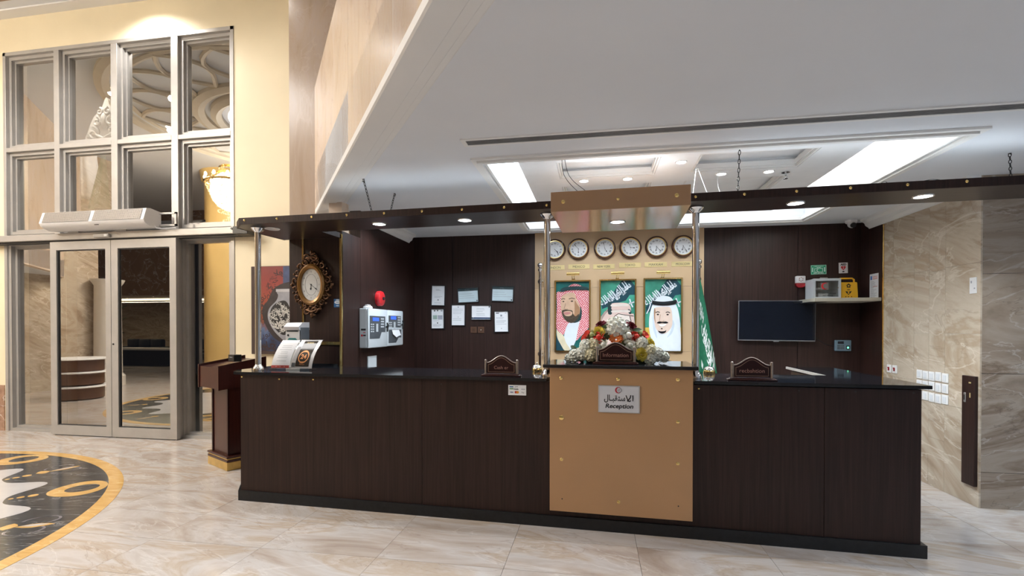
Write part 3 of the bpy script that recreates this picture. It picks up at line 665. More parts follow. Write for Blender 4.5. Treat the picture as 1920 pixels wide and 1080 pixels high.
# raised information stand in the middle
po = thing('information_stand', 'tan laminate information stand projecting from the middle of the counter', 'stand', (*LC, 0), TH)
g = G(); g.box((2.732, -0.032, 0.137), (3.744, 0.015, 1.205), 0.002); g.obj('front_panel', TAN, po)
g = G(); g.box((2.74, 0.036, 1.10), (3.735, 0.46, 1.205)); g.obj('body', TAN, po)
g = G(); g.box((2.683, -0.062, 1.205), (3.776, 0.52, 1.2305), 0.004); g.obj('granite_top', GRAN, po)
stud('screw_cap', GOLD, po, [(2.816, 1.128), (3.230, 1.129), (3.642, 1.135), (3.643, 0.836), (2.821, 0.525), (3.644, 0.541), (3.235, 0.238)], 0.0125, -0.032)
stud('screw_cap', GOLD, po, [(2.820, 0.835)], 0.018, -0.032)
g = G(); g.cyl((0, 0, 0), (0, -0.001, 0), 0.005, n=10); me = g.mesh('screw_hole', BLACK)
for x, z in ((2.825, 0.231), (3.648, 0.239)):
    o = link('screw_hole', me, po); o.location = (x, -0.032, z)

# ---- canopy
cn = thing('wooden_canopy', 'dark wenge canopy with downlights hanging above the reception counter', 'canopy', (*LC, 0), TH)
CB, CT_ = 2.398, 2.452
g = G(); g.prism([(0.03, 0.012), (2.735, 0.012), (2.735, 0.445), (0.53, 0.445), (0.53, 0.745), (-0.088, 0.745), (-0.115, 0.14)], CB, CT_ - 0.004); g.obj('left_soffit', WOODC, cn, 0)
g = G(); g.box((3.73, 0.012, CB), (6.25, 0.40, CT_ - 0.004)); g.obj('right_soffit', WOODC, cn, 0)
g = G(); g.box((0.02, 0.0, CB - 0.002), (2.736, 0.014, CT_)); g.obj('fascia', WOOD, cn, 0)
g = G(); g.box((3.728, 0.0, CB - 0.002), (6.25, 0.014, CT_)); g.obj('fascia', WOOD, cn, 0)
g = G(); g.prism([(0.02, 0.0), (0.03, 0.014), (-0.112, 0.145), (-0.125, 0.138)], CB - 0.002, CT_); g.obj('corner_fascia', WOOD, cn, 0)
g = G(); g.prism([(-0.125, 0.138), (-0.112, 0.138), (-0.085, 0.745), (-0.098, 0.745)], CB - 0.002, CT_); g.obj('side_fascia', WOOD, cn, 0)
stud('screw_cap', GOLD, cn, [(0.075, 2.430), (0.395, 2.429), (0.725, 2.428), (1.049, 2.428), (1.381, 2.427), (1.706, 2.427), (2.038, 2.424), (2.375, 2.423), (2.703, 2.423), (3.761, 2.426), (4.082, 2.426), (4.410, 2.427), (4.735, 2.430), (5.065, 2.431), (5.393, 2.432), (5.72, 2.432)], 0.010, 0.0)
bx = thing('tan_canopy_box', 'glossy tan box with a downlight hanging in the middle of the canopy', 'canopy', (*LC, 0), TH)
g = G(); g.box((2.738, -0.030, 2.362), (3.726, 0.78, 2.508), 0.002)
g.obj('box_body', P('glossy_tan_laminate', (0.375, 0.215, 0.108), 0.13, spec=0.8, var=0.03, vscale=3), bx)
stud('screw_cap', GOLD, bx, [(2.831, 2.433), (3.631, 2.436)], 0.0145, -0.030); stud('screw_cap', GOLD, bx, [(3.227, 2.432)], 0.0105, -0.030)
def can_light(u, v, z, parent, on=True, r=0.062):
    g = G(); g.lathe([(r - 0.012, 0.004), (r - 0.010, -0.005), (r, -0.005), (r + 0.002, 0.0), (r + 0.002, 0.004)], (0, 0, 0), 28, close=False); o = g.obj('downlight', CHROME if on else PLAST, parent); o.location = (u, v, z)
    g = G(); g.lathe([(0.0, -0.003), (r - 0.010, -0.003), (r - 0.010, 0.0)], n=28); g.obj('lens', LENS if on else LENSOFF, o)
    if on:
        w = CW(u, v, z - 0.02); lamp('canopy_lamp', 'SPOT', w, 32, (0.90, 0.95, 1.0), 0.04, angle=150, blend=0.5)
for u, v, z, p_, on in ((0.174, 0.225, CB, cn, False), (1.215, 0.24, CB, cn, True), (1.984, 0.25, CB, cn, True), (4.477, 0.22, CB, cn, True), (5.26, 0.20, CB, cn, True), (6.02, 0.20, CB, cn, True), (3.226, 0.41, 2.362, bx, True)):
    can_light(u, v, z, p_, on)
# unseen LED tubes added on top of the canopy to brighten the ceiling
for u0, u1, v, z, pw, par in ((3.9, 6.1, 0.22, CT_ - 0.004, 2.4, cn), (2.85, 3.60, 0.35, 2.508, 2.2, bx), (0.7, 2.6, 0.25, CT_ - 0.004, 0.8, cn)):
    g = G(); g.box((u0, v - 0.02, z), (u1, v + 0.02, z + 0.014), 0.003); tb = g.obj('added_led_tube', PLAST, par, 0)
    g = G(); g.box((u0 + 0.01, v - 0.012, z + 0.0141), (u1 - 0.01, v + 0.012, z + 0.017)); g.obj('diffuser', STRIP, tb, 0)
    o = lamp('canopy_fill_lamp', 'AREA', CW((u0 + u1) / 2, v, z + 0.02), pw, (0.80, 0.91, 1.0), u1 - u0, 0.03, (0, 0, 1)); o.rotation_euler = (pi, 0, -TH)
# chrome posts between counter and canopy
def post(u, v, z0, z1):
    t = thing('chrome_post', '', 'post', CW(u, v, z0), TH, 'chrome posts carrying the canopy'); h = z1 - z0
    g = G(); g.cyl((0, 0, 0.02), (0, 0, h - 0.02), 0.0255, n=24); g.obj('tube', CHROME, t)
    g = G(); g.lathe([(0.047, 0.0), (0.048, 0.012), (0.042, 0.030), (0.034, 0.042), (0.0275, 0.052), (0.026, 0.056)], n=24); g.obj('base_flange', CHROME, t)
    g = G(); g.lathe([(0.026, h - 0.05), (0.030, h - 0.042), (0.046, h - 0.030), (0.056, h - 0.014), (0.054, h)], n=24); g.obj('top_flange', CHROME, t)
    return t
p1 = post(0.10, 0.13, 1.120, CB); p1['label'] = 'tall chrome post at the left end of the counter, in front of the painting'
p2 = post(2.687, 0.15, 1.120, CB); p2['label'] = 'tall chrome post on the left flank of the information stand'
p3 = post(3.79, 0.17, 1.127, CB); p3['label'] = 'tall chrome post on the right flank of the information stand, by the flag'

# ================================================================== THINGS ON THE BACK WALL
YT = YB - 0.03                                   # face of the tan wall
def numerals(g, r, h, fn=None):
    for k, s in enumerate(('XII', 'I', 'II', 'III', 'IIII', 'V', 'VI', 'VII', 'VIII', 'IX', 'X', 'XI')):
        a = radians(90 - 30 * k); lay_text(g, s, r * cos(a), r * sin(a), h=h, y=0, rot=a - pi / 2, bold=0.02)
def hand(g, ang, l, w, y0, y1, dx=0.0, sx=1.0):
    a = radians(90 - ang); d = (cos(a) * sx, sin(a)); n_ = (-sin(a), cos(a) * sx)
    pts = [(-0.15 * l, w * .5), (0.55 * l, w * .5), (0.68 * l, w * 1.6), (0.85 * l, w * 1.2), (l, 0), (0.85 * l, -w * 1.2), (0.68 * l, -w * 1.6), (0.55 * l, -w * .5), (-0.15 * l, -w * .5)]
    g.prism([(d[0] * p + n_[0] * q, d[1] * p + n_[1] * q) for p, q in pts], y0, y1, XZ)
CASE = wood('dark_clock_case', (0.035, 0.010, 0.006), (0.085, 0.030, 0.016), scale=(8, 8, 8), rough=0.25, coat=0.4)
DIAL = P('white_dial', (0.80, 0.81, 0.82), 0.35, var=0.02, vscale=8)
g = G(); g.lathe([(0.138, 0.0), (0.142, 0.010), (0.140, 0.026), (0.128, 0.040), (0.118, 0.042), (0.114, 0.034)], n=40, axis='Y', close=False); me_case = g.mesh('case', CASE)
g = G(); g.lathe([(0.119, 0.036), (0.116, 0.043), (0.110, 0.043), (0.106, 0.030)], n=40, axis='Y', close=False); me_rim = g.mesh('rim', GOLD)
g = G(); g.lathe([(0.112, 0.020), (0.112, 0.028), (0.0, 0.028)], n=40, axis='Y', close=False); me_dial = g.mesh('dial', DIAL)
g = G(); g.M = Matrix.Translation((0, -0.0290, 0)); numerals(g, 0.079, 0.019); me_num = g.mesh('numerals', INK, 0)
for nm, x, hh, mm in (('LONDON', -0.527, 133, 142), ('MEXICO', -0.220, 180, 318), ('NEW YORK', 0.119, 152, 347), ('TOKYO', 0.443, 97, 336), ('MAKKAH', 0.767, 190, 137), ('MOSCOW', 1.092, 196, 148)):
    c = thing('wall_clock', 'round clock with a dark rim on the tan wall above the %s plate' % nm, 'clock', (x, YT, 2.534), 0, 'row of six city clocks')
    link('case', me_case, c); link('rim', me_rim, c); link('dial', me_dial, c); tag(link('numerals', me_num, c), kind='stuff')
    g = G(); hand(g, hh, 0.060, 0.0040, -0.0312, -0.0305); g.obj('hour_hand', INK, c, 0)
    g = G(); hand(g, mm, 0.088, 0.0030, -0.0328, -0.032); g.cyl((0, -0.029, 0), (0, -0.0335, 0), 0.004, n=10); g.cyl((0, -0.0290, -0.024), (0, -0.0296, -0.024), 0.0035, n=10); g.obj('minute_hand', INK, c, 0)
PLATE = P('pale_brass_plate', (0.72, 0.58, 0.28), 0.35, 0.45, var=0.05, vscale=10)
for nm, x, z in (('LONDON', -0.540, 2.305), ('MEXICO', -0.214, 2.293), ('NEW YORK', 0.108, 2.284), ('TOKYO', 0.438, 2.318), ('MAKKAH', 0.760, 2.322), ('MOSCOW', 1.092, 2.325)):
    if nm in ('LONDON', 'MEXICO', 'NEW YORK'): z = 2.300 + (0.006 if nm == 'MEXICO' else 0)
    else: z = 2.312
    t = thing('name_plate', 'small brass plate reading %s under a clock' % nm, 'plate', (x, YT, z), 0, 'city name plates')
    g = G(); g.box((-0.138, -0.004, -0.031), (0.138, 0, 0.031), 0.001); g.obj('plate', PLATE, t, 0)
    text(nm, 0, 0, INK, t, h=0.030, w=0.17 if len(nm) > 5 else 0.13, y=-0.0046)

# ---- portraits: flat prints in brass frames
def picture(name, label, x0, x1, z0, z1, group=None):
    t = thing(name, label, 'portrait', ((x0 + x1) / 2, YT, (z0 + z1) / 2), 0, group); w, h = (x1 - x0) / 2, (z1 - z0) / 2
    g = G(); bw = 0.018
    g.ring([(-w, -h), (w, -h), (w, h), (-w, h)], [(-w + bw, -h + bw), (w - bw, -h + bw), (w - bw, h - bw), (-w + bw, h - bw)], -0.032, 0.0, XZ); g.obj('frame', GOLD, t, 0)
    return t, w - bw, h - bw
def printer(t, box, w, h):
    """maps drawing coordinates (a crop of the print, y down) to the print's face; each layer lies a hair in front of the last"""
    cx0, cy0, cx1, cy1 = box; st = {'n': 0}
    def clampp(p): return (max(-w, min(w, p[0])), max(-h, min(h, p[1])))
    def mp(p): return clampp(((p[0] - cx0) / (cx1 - cx0) * 2 * w - w, h - (p[1] - cy0) / (cy1 - cy0) * 2 * h))
    def lay(name, mat, *polys, smooth=True, k=4):
        g = G(); y = -0.0100 - 0.0006 * st['n']; st['n'] += 1
        for pl_ in polys:
            q = smooth_loop(pl_, k) if smooth else pl_
            g.prism([mp(p) for p in q], y - 0.0005, y + 0.0005, XZ)
        return g.obj(name, mat, t, 0)
    def brush(name, mat, *strokes):
        g = G(); y = -0.0100 - 0.0006 * st['n']; st['n'] += 1
        for pts, wd_ in strokes: stroke(g, [mp(p) for p in pts], wd_, y - 0.0005, y + 0.0005)
        return g.obj(name, mat, t, 0)
    def word(name, mat, body, p, hh, rot=0.0, bold=0.0, ww=None):
        g = G(); y = -0.0100 - 0.0006 * st['n']; st['n'] += 1; q = mp(p)
        lay_text(g, body, q[0], q[1], h=hh, w=ww, y=y, rot=rot, bold=bold, align='F' if ww else 'C'); return g.obj(name, mat, t, 0)
    return lay, brush, word
def check_cloth(name, ca, cb, sc):
    m, nt, b = base(name); tc = nd(nt, 'ShaderNodeTexCoord'); mp = nd(nt, 'ShaderNodeMapping'); mp.inputs['Scale'].default_value = (sc, 1, sc); mp.inputs['Rotation'].default_value = (0, 0.6, 0)
    nt.links.new(tc.outputs['Object'], mp.inputs['Vector']); n = nd(nt, 'ShaderNodeTexVoronoi', i_Scale=1.0, i_Randomness=0.15); nt.links.new(mp.outputs[0], n.inputs['Vector'])
    r = ramp(nt, [(0.38, ca), (0.46, cb)]); nt.links.new(n.outputs['Distance'], r.inputs[0]); nt.links.new(r.outputs[0], b.inputs['Base Color']); b.inputs['Roughness'].default_value = 0.25; MATS[name] = m; return m
GHUTRA = check_cloth('red_white_check_print', srgb(186, 24, 48), srgb(240, 214, 218), 50)
GHUTP = check_cloth('pale_check_print', srgb(205, 160, 150), srgb(232, 222, 214), 80)
def PR(name, r, gg, b, **k): return P('print_' + name, srgb(r, gg, b), 0.25, var=k.get('var', 0.05), vscale=k.get('vs', 14))
p_teal = PR('teal', 30, 96, 92, var=0.25, vs=5); p_green = PR('green', 62, 140, 118, var=0.4, vs=4); p_dark = PR('charcoal', 40, 60, 62); p_skin = PR('skin', 205, 172, 146, var=0.08); p_skin2 = PR('light_skin', 222, 200, 186); p_shade = PR('skin_shade', 160, 122, 92, var=0.1)
p_beard = PR('beard', 72, 62, 52, var=0.3, vs=60); p_black = PR('black', 22, 22, 26); p_white = PR('white', 222, 230, 238, var=0.03); p_wshade = PR('white_shade', 198, 212, 224); p_cream = PR('cream', 216, 206, 176, var=0.1); p_lip = PR('lip', 186, 128, 124); p_teeth = PR('teeth', 240, 240, 238); p_gold = PR('gold', 205, 170, 80, var=0.15); p_navy = PR('navy', 32, 66, 78); p_eye = PR('eye', 40, 34, 32); p_pink = PR('pinkish_white', 226, 214, 206, var=0.06)
CREED = arabic('لا إله إلا الله'); CREED2 = arabic('محمد رسول الله')
# 1: person in a red-and-white checked headcloth
t, w, h = picture('portrait', 'framed portrait of a person in a red checked headcloth, leftmost of three', -0.530, -0.062, 1.185, 2.127, 'framed portraits on the tan wall')
lay, brush, word = printer(t, (85, 165, 500, 1012), w, h)
lay('background', p_teal, [(80, 160), (505, 160), (505, 1020), (80, 1020)], smooth=False)
lay('robe_shadow', p_navy, [(80, 830), (180, 900), (230, 1020), (80, 1020)], smooth=False)
lay('headcloth', GHUTRA, [(92, 300), (150, 285), (215, 240), (290, 195), (360, 198), (420, 230), (470, 270), (500, 300), (510, 520), (505, 700), (470, 760), (400, 830), (335, 890), (260, 860), (220, 740), (175, 820), (95, 760), (88, 600), (95, 480)])
lay('thobe', p_white, [(230, 690), (300, 660), (380, 650), (365, 720), (330, 900), (260, 1005), (220, 930), (185, 850)])
lay('cloak_edge', p_cream, [(92, 760), (130, 790), (180, 830), (215, 920), (262, 990), (240, 1015), (195, 1015), (140, 930), (100, 850)])
lay('neck_shadow', p_dark, [(380, 470), (408, 520), (402, 610), (370, 655), (300, 668), (330, 600)])
lay('face', p_skin, [(150, 360), (185, 322), (250, 300), (315, 308), (345, 380), (385, 470), (380, 560), (345, 630), (280, 668), (225, 650), (178, 600), (152, 530), (145, 450)])
lay('cheek', p_shade, [(320, 400), (350, 440), (383, 500), (372, 580), (330, 640), (300, 620), (318, 540)])
lay('beard', p_beard, [(160, 520), (200, 508), (250, 512), (290, 522), (300, 556), (330, 590), (376, 560), (350, 630), (285, 672), (222, 652), (178, 605), (162, 560)])
lay('chin_gap', p_skin, [(180, 540), (230, 524), (280, 532), (290, 560), (262, 586), (205, 584)])
lay('lip', p_lip, [(178, 546), (215, 536), (258, 538), (272, 552), (240, 568), (200, 570)])
brush('brow', p_beard, ([(150, 384), (172, 372), (200, 378)], 0.009), ([(246, 378), (285, 366), (322, 376)], 0.009), ([(205, 430), (196, 470), (186, 496), (206, 504), (236, 500)], 0.004))
lay('eye', p_eye, ell(178, 408, 13, 7, 12), ell(285, 405, 16, 8, 12), smooth=False)
lay('headband', p_dark, [(140, 268), (170, 240), (250, 225), (350, 222), (440, 228), (482, 240), (490, 262), (440, 270), (330, 266), (230, 272), (165, 288)])
brush('headband_fold', p_navy, ([(160, 262), (250, 246), (360, 243), (480, 252)], 0.004))
# 2: person in a striped headdress with a thick cord, before a green banner
t, w, h = picture('portrait', 'framed portrait of a person in a banded pale headdress, middle one behind the flowers', 0.050, 0.518, 1.185, 2.131, 'framed portraits on the tan wall')
lay, brush, word = printer(t, (62, 155, 495, 1012), w, h)
lay('background', p_green, [(55, 150), (500, 150), (500, 1020), (55, 1020)], smooth=False)
lay('banner_fold', p_navy, [(330, 155), (440, 155), (500, 220), (500, 330), (430, 330), (380, 400), (300, 420), (80, 500), (70, 440), (200, 330)], smooth=False)
word('script', p_white, CREED, (235, 330), 0.150, rot=0.62, bold=0.02, ww=0.42)
word('script', p_white, CREED2, (300, 300), 0.130, rot=0.66, bold=0.02, ww=0.34)
brush('sword', p_white, ([(430, 380), (445, 430), (470, 480)], 0.016), ([(488, 415), (450, 430), (420, 432)], 0.016))
lay('headcloth', GHUTP, [(62, 640), (90, 560), (150, 500), (170, 460), (215, 430), (300, 424), (400, 432), (440, 470), (455, 560), (486, 590), (490, 1000), (70, 1000)])
brush('cloth_fold', p_black, *[([(70, 640 - 18 * k), (110, 570 - 12 * k), (165, 510 - 4 * k)], 0.003) for k in range(4)])
lay('cord_knot', p_dark, [(160, 430), (195, 424), (204, 470), (208, 540), (195, 568), (160, 560), (152, 500)], [(410, 500), (445, 520), (450, 560), (420, 556)])
lay('cord_band', p_pink, [(198, 446), (300, 432), (408, 440), (410, 466), (300, 470), (202, 470)], [(204, 520), (300, 512), (424, 516), (426, 540), (300, 540), (208, 542)])
lay('cord_gap', GHUTP, [(206, 476), (300, 474), (408, 474), (414, 504), (300, 506), (210, 510)])
lay('face', p_pink, [(180, 620), (230, 600), (285, 560), (360, 570), (430, 590), (444, 660), (430, 800), (350, 900), (250, 880), (190, 780)])
brush('outline', p_black, ([(165, 625), (225, 600), (285, 558), (360, 572), (480, 586)], 0.008), ([(432, 590), (448, 650), (440, 740)], 0.008), ([(250, 640), (285, 624), (310, 640)], 0.007), ([(360, 650), (395, 634), (425, 652)], 0.008))
lay('eye', p_eye, ell(395, 662, 22, 8, 12), ell(280, 660, 18, 7, 12), smooth=False)
# 3: person in a white headcloth with a black cord
t, w, h = picture('portrait', 'framed portrait of a person in a white headcloth and black cord, rightmost of three', 0.608, 1.086, 1.190, 2.138, 'framed portraits on the tan wall')
lay, brush, word = printer(t, (88, 145, 530, 1012), w, h)
lay('background', p_green, [(80, 140), (540, 140), (540, 1020), (80, 1020)], smooth=False)
lay('banner_fold', p_navy, [(360, 145), (470, 145), (535, 220), (535, 330), (460, 340), (420, 400), (330, 420), (110, 560), (100, 480), (230, 330)], smooth=False)
word('script', p_white, CREED, (265, 330), 0.150, rot=0.62, bold=0.02, ww=0.42)
word('script', p_white, CREED2, (330, 300), 0.130, rot=0.66, bold=0.02, ww=0.34)
brush('sword', p_white, ([(470, 375), (490, 430), (512, 480)], 0.016), ([(530, 415), (495, 430), (460, 432)], 0.016), ([(110, 560), (140, 500), (160, 440)], 0.012))
lay('gold_ground', p_gold, [(80, 728), (540, 728), (540, 850), (80, 850)], smooth=False)
lay('headcloth', p_white, [(135, 1020), (205, 1000), (150, 800), (140, 640), (165, 500), (200, 420), (250, 365), (320, 345), (400, 362), (450, 420), (490, 500), (515, 620), (526, 760), (528, 1015)], smooth=True)
lay('cloth_fold', p_wshade, [(200, 500), (182, 640), (200, 780), (240, 860), (225, 760), (205, 640)], [(430, 640), (410, 760), (360, 850), (420, 800), (452, 700)])
lay('face', p_skin2, [(205, 500), (260, 480), (350, 478), (410, 500), (428, 660), (405, 740), (350, 795), (295, 798), (245, 770), (212, 700), (200, 600)])
lay('face_shade', p_shade, [(206, 492), (218, 520), (214, 600), (222, 680), (205, 620), (200, 540)])
brush('brow', p_black, ([(220, 548), (245, 535), (272, 545)], 0.010), ([(345, 548), (370, 538), (398, 552)], 0.010))
brush('nose', p_shade, ([(280, 570), (272, 620), (265, 648), (300, 660), (325, 645)], 0.005))
lay('eye', p_eye, ell(248, 570, 15, 9, 12), ell(368, 572, 15, 9, 12), smooth=False)
lay('moustache', p_black, [(235, 672), (262, 655), (300, 660), (345, 655), (376, 670), (345, 680), (302, 674), (262, 680)])
lay('smile', p_teeth, [(256, 684), (300, 690), (354, 682), (330, 708), (300, 716), (272, 706)])
lay('goatee', p_black, [(252, 764), (270, 772), (300, 774), (335, 770), (352, 758), (340, 786), (300, 800), (265, 788)], ell(297, 742, 10, 6, 10))
lay('headband', p_black, [(182, 404), (250, 412), (330, 415), (420, 405), (472, 396), (478, 430), (440, 452), (330, 462), (230, 456), (180, 442)])
brush('headband_fold', p_dark, ([(186, 424), (320, 438), (474, 414)], 0.004))
# brass picture lights
for i, x in enumerate((-0.285, 0.278, 0.838)):
    t = thing('picture_light', 'brass picture light above the %s framed portrait' % ('leftmost', 'middle', 'rightmost')[i], 'lamp', (x, YT, 2.138), 0, 'brass picture lights')
    g = G(); g.cyl((-0.082, -0.115, 0.062), (0.082, -0.115, 0.062), 0.021, n=20); g.obj('shade', GOLD, t)
    g = G()
    for s in (-0.012, 0.012): g.tube([(s, -0.034, 0.0), (s, -0.09, 0.012), (s, -0.115, 0.045)], 0.004)
    g.obj('arm', GOLD, t)
    g = G(); g.box((-0.022, -0.040, -0.016), (0.022, -0.0, 0.004), 0.003); g.obj('mount', GOLD, t)
# chrome poles fixed to the tan wall
def wall_pole(x, lab):
    t = thing('wall_pole', lab, 'pole', (x, YT - 0.09, 0.9), 0, 'ball topped chrome poles')
    g = G(); g.cyl((0, 0, 0.0), (0, 0, 1.37), 0.019, n=20); g.obj('tube', CHROME, t)
    g = G(); g.lathe([(0.019, 1.34), (0.030, 1.352), (0.030, 1.372), (0.020, 1.384), (0.012, 1.392)], n=20); g.sph((0, 0, 1.424), 0.036, 18); g.obj('ball_finial', CHROME, t)
    for z in (0.255, 1.215):
        g = G(); g.lathe([(0.046, -0.09), (0.046, -0.072), (0.036, -0.050), (0.016, -0.030), (0.014, 0.0)], (0.0, 0, z), 22, 'Y'); g.obj('rosette', CHROME, t)
    return t
wall_pole(-0.713, 'ball topped chrome pole on the tan wall left of the portraits')
wall_pole(1.268, 'ball topped chrome pole on the tan wall carrying the green flag')
# ---- flag hanging from the right pole
fg = thing('flag', 'green flag with white script hanging in folds from the right chrome pole', 'flag', (1.258, YT - 0.115, 0.90))
FH = 1.20
def flag_pt(s, t, off=0.0):
    """s 0..1 across, t 0..1 from the top down"""
    wv = 0.035 + 0.235 * t ** 0.9; x = -0.012 - 0.02 * t + wv * s
    y = -0.018 * sin(s * 3.1 * pi + 0.7) * (0.35 + t) - 0.03 * t * (1 - s) - off
    return (x, y, FH * (1 - t) + 0.03 * sin(s * 5) * t)
g = G(); NS, NT = 40, 30; V = []; F = []
for j in range(NT + 1):
    for i in range(NS + 1): V.append(flag_pt(i / NS, j / NT))
for j in range(NT):
    for i in range(NS): a = j * (NS + 1) + i; F.append((a, a + 1, a + NS + 2, a + NS + 1))
g.quads(V, F); o = g.obj('cloth', GREEN, fg, 60); md = o.modifiers.new('thickness', 'SOLIDIFY'); md.thickness = 0.002
FLW = P('flag_script_white', (0.70, 0.74, 0.73), 0.7, var=0.05)
g = G()
def on_flag(px, pz, dz): 
    t = max(0.0, min(1.0, -pz)); s = max(0.0, min(1.0, px)); return flag_pt(s, t, 0.004 + dz * 0.1)
for body, s0, t0, hh, rot in ((CREED, 0.62, 0.60, 0.20, -1.05), (CREED2, 0.60, 0.74, 0.20, -1.0), (CREED, 0.70, 0.86, 0.20, -1.0), (arabic('الله'), 0.86, 0.72, 0.20, -1.0)):
    lay_text(g, body, s0, -t0, h=hh, rot=rot, bold=0.02, fn=on_flag)
g.obj('script', FLW, fg, 0)
g = G(); stroke(g, [(0, 0), (0.1, 0)], 0.03, 0, 0.001); g.bm.clear()
g.quads([flag_pt(0.02, 0.70, 0.005), flag_pt(0.02, 0.78, 0.005), flag_pt(0.32, 0.95, 0.006), flag_pt(0.36, 0.90, 0.006)], [(0, 1, 2, 3)]); g.obj('sword', FLW, fg, 0)
g = G(); g.tube([(0.006, -0.025, FH - 0.01), (0.03, 0.02, FH), (0.01, 0.05, FH - 0.005), (-0.02, 0.02, FH), (0.006, -0.025, FH - 0.01)], 0.006); g.obj('tie', GREEN, fg)

# ---- certificates left of the tan wall
def cert(label, x, z, w, h, tilt, mat, deco):
    t = thing('framed_certificate', label, 'certificate', (x, YB, z), 0, 'framed certificates on the dark wall'); t.rotation_euler = (0, radians(tilt), 0); w /= 2; h /= 2
    g = G(); b = 0.011; g.ring([(-w, -h), (w, -h), (w, h), (-w, h)], [(-w + b, -h + b), (w - b, -h + b), (w - b, h - b), (-w + b, h - b)], -0.018, -0.0005, XZ); g.obj('frame', BLACK, t, 0)
    g = G(); g.box((-w + b, -0.008, -h + b), (w - b, -0.003, h - b)); g.obj('sheet', mat, t, 0)
    w -= b; h -= b; y = -0.0088
    def blk(nm, m, x0, z0, x1, z1):
        g = G(); g.box((x0 * w, y, z0 * h), (x1 * w, y + 0.0012, z1 * h)); g.obj(nm, m, t, 0)
    def lines(m, x0, x1, zs, th=0.0016):
        g = G(); rn = random.Random(int(x * 1000))
        for z_ in zs: g.box((x0 * w, y, z_ * h - th), ((x0 + (x1 - x0) * rn.uniform(0.6, 1)) * w, y + 0.001, z_ * h + th))
        g.obj('print_lines', m, t, 0)
    deco(blk, lines)
NAVY = P('navy_print', (0.015, 0.05, 0.12), 0.5, var=0.05); TEALH = P('dark_teal_print', (0.012, 0.035, 0.042), 0.5, var=0.05); SAGE = P('sage_print', (0.32, 0.43, 0.38), 0.5, var=0.05)
def d1(b, l): l(INKG, -0.4, 0.4, (0.55, 0.62)); b('stamp', INKG, -0.12, -0.52, 0.08, -0.38); l(INKG, -0.6, 0.7, (-0.1, -0.2, -0.75))
def d2(b, l): b('banner', TEALH, -1, 0.62, 1, 1); l(PAPER, -0.3, 0.3, (0.84, 0.72)); l(INKG, -0.9, 0.9, (0.2, -0.1, -0.4)); b('stamp', INK, 0.82, -0.92, 0.94, -0.76)
def d4(b, l): b('seal', INK, -0.6, 0.78, -0.4, 0.92); b('seal', INK, -0.1, 0.8, 0.1, 0.92); b('seal', INKG, 0.5, 0.78, 0.8, 0.9); b('table_block', SAGE, -0.8, -0.05, -0.1, 0.38); b('table_bar', NAVY, 0.0, 0.28, 0.8, 0.34); b('table_bar', NAVY, 0.0, 0.16, 0.8, 0.22); b('table_bar', NAVY, 0.0, 0.05, 0.8, 0.10); b('table_bar', NAVY, 0.0, -0.06, 0.8, -0.01); b('seal', INK, -0.12, -0.5, 0.06, -0.38); l(INKG, -0.8, 0.8, (-0.2, -0.6, -0.7, -0.8))
def d5(b, l): b('seal', INKG, -0.1, 0.74, 0.06, 0.84); l(INKG, -0.85, 0.85, (0.6, 0.45, 0.3, 0.15, -0.35, -0.5)); b('seal', INK, -0.06, -0.22, 0.02, -0.16)
def d6(b, l): b('footer', NAVY, -1, -0.94, 1, -0.72); b('seal', INK, 0.80, 0.74, 0.92, 0.92); l(INKG, -0.5, 0.6, (0.6, 0.4, 0.15, -0.2, -0.4)); b('seal', PAPER, -0.9, -0.86, -0.76, -0.62)
def d7(b, l): b('heading', INK, -0.8, 0.80, -0.35, 0.88); b('seal', INKG, -0.14, 0.5, 0.12, 0.68); l(INKG, -0.8, 0.8, (0.4, 0.3, 0.1, 0, -0.1, -0.25)); b('seal', INK, -0.04, -0.72, 0.04, -0.64); b('seal', INKG, 0.55, 0.8, 0.7, 0.88)
cert('black framed white certificate top left in the group, above one with dark bars', -2.146, 1.950, 0.205, 0.290, 1.5, PAPER, d1)
cert('black framed landscape certificate with a dark header, middle of the top row, tilted left', -1.720, 1.950, 0.300, 0.210, -2.5, PAPERB, d2)
cert('black framed landscape certificate with a dark header, top row right, tilted right', -1.238, 1.964, 0.306, 0.215, 2.2, PAPERB, d2)
cert('black framed certificate with a table of dark bars, bottom left of the group', -2.155, 1.628, 0.195, 0.285, -0.5, PAPER, d4)
cert('black framed white text certificate second from left in the lower row', -1.860, 1.678, 0.205, 0.300, 0.5, PAPER, d5)
cert('black framed landscape certificate with a navy footer above the wall sockets', -1.537, 1.712, 0.285, 0.208, 0.5, PAPER, d6)
cert('black framed certificate lowest and rightmost in the group, beside the wall sockets', -1.255, 1.588, 0.205, 0.295, -1.0, PAPER, d7)
BRSOCK = P('brown_socket', (0.10, 0.050, 0.030), 0.35, var=0.1, vscale=30)
for x, lab in ((-1.643, 'brown wall socket plate under the certificates, left of two'), (-1.539, 'brown wall socket plate under the certificates, right of two')):
    t = thing('wall_socket', lab, 'socket', (x, YB, 1.475), 0, 'pair of brown sockets'); g = G(); g.box((-0.043, -0.010, -0.043), (0.043, 0, 0.043), 0.003); g.obj('plate', BRSOCK, t, 0)
    g = G(); g.box((-0.026, -0.0125, -0.026), (0.026, -0.009, 0.026), 0.001); g.obj('insert', P('brown_insert', (0.07, 0.034, 0.02), 0.3, var=0.1), t, 0)
    g = G(); g.cyl((0.0, -0.014, 0.0), (0.0, -0.012, 0.0), 0.006, n=10); g.obj('pin_hole', PLAST if x > -1.6 else BLACK, t, 0)

